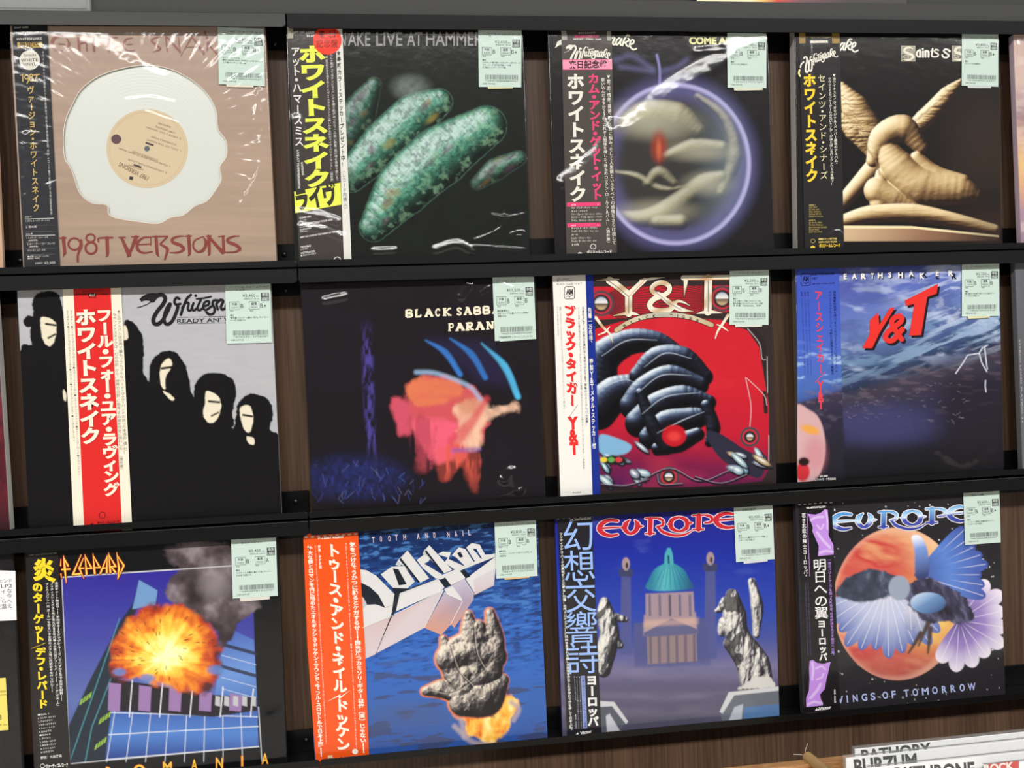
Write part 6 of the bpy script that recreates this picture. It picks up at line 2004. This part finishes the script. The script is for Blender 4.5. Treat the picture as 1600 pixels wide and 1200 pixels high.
for x in (158, 130):
    L.vt('フューチャー・イズ・トゥ・カム／スクリーム・オブ・アンガー／オープン・ユア・ハート／トレジャード・メモリーズ', za(x, 915), zb(x + 24, 540), 2.6, (130, 100, 160), .0)
L.poly([zb(172, 600), zb(206, 590), zb(250, 622), zb(320, 632), zb(396, 610), zb(372, 720), zb(352, 800), zb(334, 900), zb(284, 960), zb(292, 1010), zb(314, 1050), zb(314, 1078), zb(136, 1096), zb(134, 1000), zb(164, 920), zb(170, 800), zb(166, 680)], LI)
for pts, w in (([zb(200, 620), zb(210, 690), zb(200, 800)], 4), ([zb(240, 680), zb(300, 660), zb(340, 690)], 3), ([zb(290, 850), zb(250, 920), zb(180, 1000)], 4.5), ([zb(150, 1070), zb(220, 1040), zb(300, 1055)], 4), ([zb(250, 800), zb(300, 780), zb(320, 740)], 3)):
    L.pen(pts, w, LI2, 2)
L.vt('◆解説：伊藤政則', zb(440, 905), zb(446, 1050), 3.0, WH, .03)
L.h('Victor', zb(270, 1132), zb(404, 1112), 5.0, WH, .05, 1, .1)
L.poly([zb(226, 1136), zb(250, 1104), zb(256, 1124), zb(268, 1110), zb(280, 1130)], WH)
rec.strip([za(66, 40), za(420, 10), zb(500, 1170), zb(108, 1216)], (26, 24, 27), L)
rec.tag([(1505, 768.8), (1561.4, 765.8), (1563.7, 847.4), (1508, 851.7)], '明日への翼', '2,650', 'B+', ['帯付', 'ジャケット背焼け 帯傷み有/ライナー', 'インサート付 日焼少'], None, 12)
rec.film([], 0.0002, 300, 41)

# ------------------------------------------------------------------ neighbours cut off by the frame


def plain_record(label, row, xl, th, edge, painter, thick=0.006, film=None):
    """a sleeve given by the world x of its left bottom corner"""
    def corner(a, b):
        p = np.array([xl + a * SW * math.cos(th) + b * SW * math.sin(th), 0, LEDGE[row] + 0.0004 + b * SW * math.cos(th) - a * SW * math.sin(th)])
        return fw(p)
    r = Record(label, row, FULL, corner(0, 1), corner(0, 0), corner(1, 1), corner(1, 0), edge, thick)
    c = r.paint((128, 128, 128))
    painter(r, c)
    r.film(film or [], 0.0003, 30, int(xl * 50) % 90 + 3)
    return r


def p_left_top(r, c):
    c.C = c.ramp((0, 60), (0, 410), [(0, (150, 120, 104)), (.5, (186, 150, 120)), (1, (204, 166, 140))])
    c.mul(.85 + .3 * c.nz(20, 20, 3))
    r.cover(c)


def p_left_mid(r, c):
    c.C = c.ramp((0, 560), (0, 820), [(0, (170, 160, 160)), (.25, (110, 44, 54)), (.6, (120, 36, 48)), (1, (60, 30, 34))])
    c.mix(sstep(.5, .7, c.nz(30, 40, 4)) * .6, (40, 26, 30))
    r.cover(c)


def p_left_low(r, c):
    c.C = c.C * 0 + lin((32, 30, 31))
    c.mul(.8 + .4 * c.nz(24, 30, 3))
    a = r.cover(c)
    z = Zm(0, 820, 3.158)
    L = r.sheet(-0.0018, FULL)
    L.poly([(-90, 888), z(76, 228), z(82, 470), (-90, 975)], (236, 234, 236), 0)
    n = L.build('note_card', M_PAPER, r.root, r.org)
    n['label'] = 'white handwritten note card'
    L = r.sheet(-0.0018, FULL)
    for i, (s, n_) in enumerate((('ロックのレジェンド', 9), ('の名盤 LP2', 8), ('枚組 ヘヴィな', 8), ('リフ、今', 5), ('なおすらへ', 6), ('期待を温え', 6))):
        y = 284 + i * 25
        L.h(s, (z(60, y)[0] - n_ * 7.2, z(60, y + 8)[1]), z(60, y), 5.6, (52, 50, 56), .0)
    L.build('handwriting', M_PAPER, n, r.org)
    L = r.sheet(-0.0018, FULL)
    L.poly([(-30, 1062), z(28, 754), z(42, 1012), (-28, 1144)], (236, 216, 108), 0)
    g = L.build('price_tag', M_PAPER, r.root, r.org)
    g['label'] = 'yellow price tag'
    L = r.sheet(-0.0018, FULL)
    L.h('¥3,000', (-14, 1083.5), z(28, 826), 3.2, (90, 80, 50), .0)
    L.pen([(-25, 1088), z(34, 838)], .6, (120, 106, 60), 1, False, False)
    L.h('B', z(0, 962), z(8, 962), 8, (80, 70, 46), .0)
    L.h('洋楽 00', (-10, 1134), z(36, 990), 2.4, (110, 96, 56), .0)
    L.build('printing', M_PAPER, g, r.org)


def p_right_top(r, c):
    c.C = c.ramp((1590, 60), (1595, 400), [(0, (196, 168, 158)), (.2, (206, 180, 170)), (.34, (150, 122, 136)), (.45, (200, 160, 140)), (.58, (222, 186, 130)), (.7, (208, 160, 130)), (.8, (166, 136, 156)), (1, (150, 126, 146))])
    c.mix(sstep(.5, .7, c.nz(70, 16, 7)) * .4, (226, 206, 196))
    r.cover(c)


def p_right_mid(r, c):
    c.C = c.ramp((1590, 420), (1595, 760), [(0, (104, 104, 110)), (.5, (92, 92, 98)), (1, (110, 110, 114))])
    c.mul(.9 + .25 * c.nz(16, 40, 5))
    a = r.cover(c)
    L = r.sheet(-0.0002, FULL)
    L.h('STEREO LONG PLAYING 33', (1592, 530), (1597, 660), 2.2, (190, 190, 190), .0)
    L.build('lettering', M_PRINT, a, r.org)


plain_record('brown record sleeve cut off at the left end of the top tray', 0, un(4.5, 412, 0)[0] - SW, 0.004, (214, 184, 160), p_left_top)
plain_record('maroon record sleeve with a white edge at the left end of the middle tray', 1, un(15.5, 826, 0)[0] - SW, -0.012, (206, 202, 198), p_left_mid, 0.012)
plain_record('black record sleeve with a white handwritten card and a yellow tag', 2, un(35, 1200, 0)[0] - SW, 0.0, (60, 58, 58), p_left_low)
plain_record('pastel pink and orange clouded record sleeve at the right end of the top tray', 0, un(1596, 378, 0)[0], -0.006, (196, 176, 190), p_right_top, 0.010, [([(1586, 70), (1596, 370)], 3, .0008)])
plain_record('grey foil record sleeve at the right end of the middle tray', 1, un(1598, 731, 0)[0], -0.004, (110, 110, 114), p_right_mid, 0.010, [([(1590, 430), (1596, 520)], 3, .001)])

# bright sleeve standing on the upper board, only its foot in view
b0 = un(1089, 3.0, 0.001)
b0[2] = ZB + 0.0002
x1 = un(1322, 3.0, 0.001)[0]
t = empty('record_sleeve', b0, 'bright yellow and red record sleeve standing on the upper board', 'record')
w = x1 - b0[0]
bm = bmesh.new()
add_box(bm, 0, SW, 0.0002, 0.006, 0, SW, 0.0004)
bm_obj('sleeve', bm, new_mat('sleeve_board_dark', (70, 66, 66), 0.5, 0.3), t)
q = [b0 + np.array(p) for p in ((0, 0, SW), (SW, 0, SW), (SW, 0, 0), (0, 0, 0))]
c = Paint(q, FULL, (240, 226, 190))
c.C = c.ramp((1089, 0), (1330, 0), [(0, (246, 236, 204)), (.34, (250, 238, 196)), (.42, (240, 200, 120)), (.52, (214, 90, 84)), (.66, (128, 96, 100)), (1, (86, 80, 82))])
c.mix(sstep(.45, .7, c.nz(60, 40, 5)) * .4 * sstep(-20, -120, c.Y), (120, 60, 60))
c.build('cover_art', M_PRINT, t, b0)

# clear plastic holder at the top left
hx0, hx1 = un(-120, 8, -0.02)[0], un(135, 13, -0.02)[0]
hz = un(60, 13.5, -0.02)[2]
t = empty('plastic_holder', ((hx0 + hx1) / 2, -0.004, hz), 'clear ribbed plastic holder resting against the upper board at the top left', 'holder')
bm = bmesh.new()
add_box(bm, hx0, hx1, -0.006, -0.0022, hz, hz + 0.10, 0.0006)
add_box(bm, hx0, hx1, -0.010, -0.006, hz, hz + 0.0022, 0.0006)
add_box(bm, hx0, hx1 - 0.006, -0.0085, -0.006, hz + 0.0065, hz + 0.008, 0.0004)
add_box(bm, hx1 - 0.0015, hx1, -0.010, -0.006, hz, hz + 0.10, 0.0004)
bmesh.ops.translate(bm, verts=bm.verts, vec=(-(hx0 + hx1) / 2, 0.004, -hz))
M_CLR = new_mat('hazy_clear_plastic', (150, 152, 150), 0.25, 0.5)
M_CLR.node_tree.nodes['Principled BSDF'].inputs['Alpha'].default_value = 0.30
bm_obj('holder_body', bm, M_CLR, t)

# ------------------------------------------------------------------ the record bin in the foreground


def divider(label, x0, x1, ytop, yw, dz, h, text=None, tx=None, th=0.0, band=None):
    zt = dz
    t = empty('divider_card', ((x0 + x1) / 2, yw, zt - h), label, 'divider')
    org = np.array(t.location)
    bm = bmesh.new()
    add_box(bm, x0 - org[0], x1 - org[0], -0.0009, 0.0009, 0, h - 0.0035, 0.0003, 1)
    bm_obj('card', bm, M_CARD, t)
    bm = bmesh.new()
    add_box(bm, x0 - org[0] - 0.0035, x1 - org[0] + .002, -0.0017, -0.0011, -0.002, h)
    add_box(bm, x0 - org[0] - 0.0035, x1 - org[0] + .002, 0.0011, 0.0017, -0.002, h)
    add_box(bm, x0 - org[0] - 0.0035, x1 - org[0] + .002, -0.0017, 0.0017, h - 0.0008, h)
    bm_obj('clear_pocket', bm, M_POCKET, t)
    if text:
        L = Print(FULL, yw - 0.00095)
        for s, p0, p1, hh, col in text:
            L.h(s, p0, p1, hh, col, .035)
        L.build('lettering', M_PAPER, t, org)
    if band:
        L = Print(FULL, yw - 0.00095)
        L.poly(band[0], band[1], 0)
        for s, p0, p1, hh, col in band[2]:
            L.h(s, p0, p1, hh, col, .04, 2)
        L.build('coloured_band', M_PAPER, t, org)
    return t


M_CARD = new_mat('white_card', (248, 248, 248), 0.6, 0.2)
M_POCKET = new_mat('clear_pocket_plastic', (200, 202, 202), 0.15, 0.5)
M_POCKET.node_tree.nodes['Principled BSDF'].inputs['Alpha'].default_value = 0.07
BLK = (40, 40, 42)
yA, yB, yC, yD = -0.10, -0.125, -0.15, -0.165
zA, zB, zC, zD = un(1332, 1166.5, yA)[2], un(1317, 1180.5, yB)[2], un(1354, 1196, yC)[2], un(1545, 1191.5, yD)[2]
divider('rearmost white divider card lettered BATHORY in the record bin', un(1332, 1170, yA)[0] + .003, 1.62, 0, yA, zA, 0.10,
        [('BATHORY', (1347, 1190), (1456, 1178), 18.5, BLK)])
divider('white divider card lettered BURZUM in front of the rearmost one', un(1318, 1185, yB)[0] + .003, 1.58, 0, yB, zB, 0.10,
        [('BURZUM', (1336, 1211), (1434, 1201), 25, BLK)])
divider('white divider card lettered DARKTHRONE, nearest of the tall three', un(1355, 1200, yC)[0] + .003, 1.55, 0, yC, zC, 0.10,
        [('DARKTHRONE', (1366, 1225), (1524, 1213), 23.5, BLK)])
divider('divider card with a red band at the right of the record bin', un(1540, 1196, yD)[0], 1.5, 0, yD, zD, 0.09, None, None, 0,
        ([(1544, 1194), (1592, 1188.5), (1592, 1206), (1544, 1210)], (206, 58, 52), [('ROCK', (1538, 1207), (1585, 1202), 12, (236, 226, 220))]))

# pale wood bin behind the cards
zr = un(1250, 1190.5, -0.06)[2]
t = empty('record_bin', (0.95, -0.12, zr - 0.20), 'pale wooden record bin with a round dowel in front of the wall', 'bin')
M_PINE = new_mat('pale_pine', (176, 128, 82), 0.5, 0.3)
nz_ = noise_bump(M_PINE, 60, 0.2, 0.0005, (1, 20, 20))
_r = M_PINE.node_tree.nodes.new('ShaderNodeValToRGB')
_r.color_ramp.elements[0].position = 0.3
_r.color_ramp.elements[0].color = (*lin((136, 90, 52)), 1)
_r.color_ramp.elements[1].position = 0.7
_r.color_ramp.elements[1].color = (*lin((190, 146, 98)), 1)
M_PINE.node_tree.links.new(nz_.outputs['Fac'], _r.inputs['Fac'])
M_PINE.node_tree.links.new(_r.outputs['Color'], M_PINE.node_tree.nodes['Principled BSDF'].inputs['Base Color'])
bm = bmesh.new()
add_box(bm, 0.55 - 0.95, 2.2 - 0.95, 0.052, 0.066, 0.0, 0.20, 0.0015)
bm_obj('back_rail', bm, M_PINE, t)
bm = bmesh.new()
add_box(bm, 0.55 - 0.95, 2.2 - 0.95, -0.30, 0.066, -0.012, 0.0, 0.0015)
bm_obj('bottom_board', bm, M_PINE, t)
# dowel lying across the rail, its round end towards the wall
e0 = un(1259, 1181, -0.05)
e1 = e0 + np.array([0.02, -0.14, 0.0])
M_DOWEL = new_mat('beech_dowel', (196, 160, 108), 0.5, 0.3)
bm = bmesh.new()
prof = [(0.0, 0.0), (0.0035, 0.0004), (0.0062, 0.0018), (0.0075, 0.0042), (0.0075, 0.145)]
dv = Vector(e1 - e0).normalized()
sx = dv.cross(Vector((0, 0, 1))).normalized()
sz = sx.cross(dv)
rg = []
for rr, l in prof:
    rg.append([bm.verts.new(Vector(e0) - Vector(t.location) + dv * l + sx * (rr * math.cos(k * math.pi / 12)) + sz * (rr * math.sin(k * math.pi / 12))) for k in range(24)] if rr else
              [bm.verts.new(Vector(e0) - Vector(t.location))])
for a_, b_ in zip(rg, rg[1:]):
    for k in range(24):
        if len(a_) == 1:
            bm.faces.new((a_[0], b_[k], b_[(k + 1) % 24]))
        else:
            bm.faces.new((a_[k], b_[k], b_[(k + 1) % 24], a_[(k + 1) % 24]))
bm.faces.new(rg[-1])
bm_obj('dowel', bm, M_DOWEL, t, True)

# a wisp of thread caught on the dowel's end
cu = [un(1240, 1178.5, -0.05), un(1250, 1178.8, -0.052), un(1257, 1179, -0.05), un(1259, 1170, -0.048), un(1262, 1161.5, -0.046)]
p = catmull(cu, 6)
bm = bmesh.new()
rg = []
for q in p:
    rg.append([bm.verts.new(Vector(q) - Vector(t.location) + Vector((0.00028 * math.cos(k * 1.2566), 0.00028 * math.sin(k * 1.2566), 0.00028 * math.sin(k * 1.2566 + 1)))) for k in range(5)])
for a_, b_ in zip(rg, rg[1:]):
    for k in range(5):
        bm.faces.new((a_[k], a_[(k + 1) % 5], b_[(k + 1) % 5], b_[k]))
bm_obj('thread', bm, new_mat('pale_thread', (216, 206, 190), 0.7, 0.2), t)

bpy.data.objects.remove(_fo)
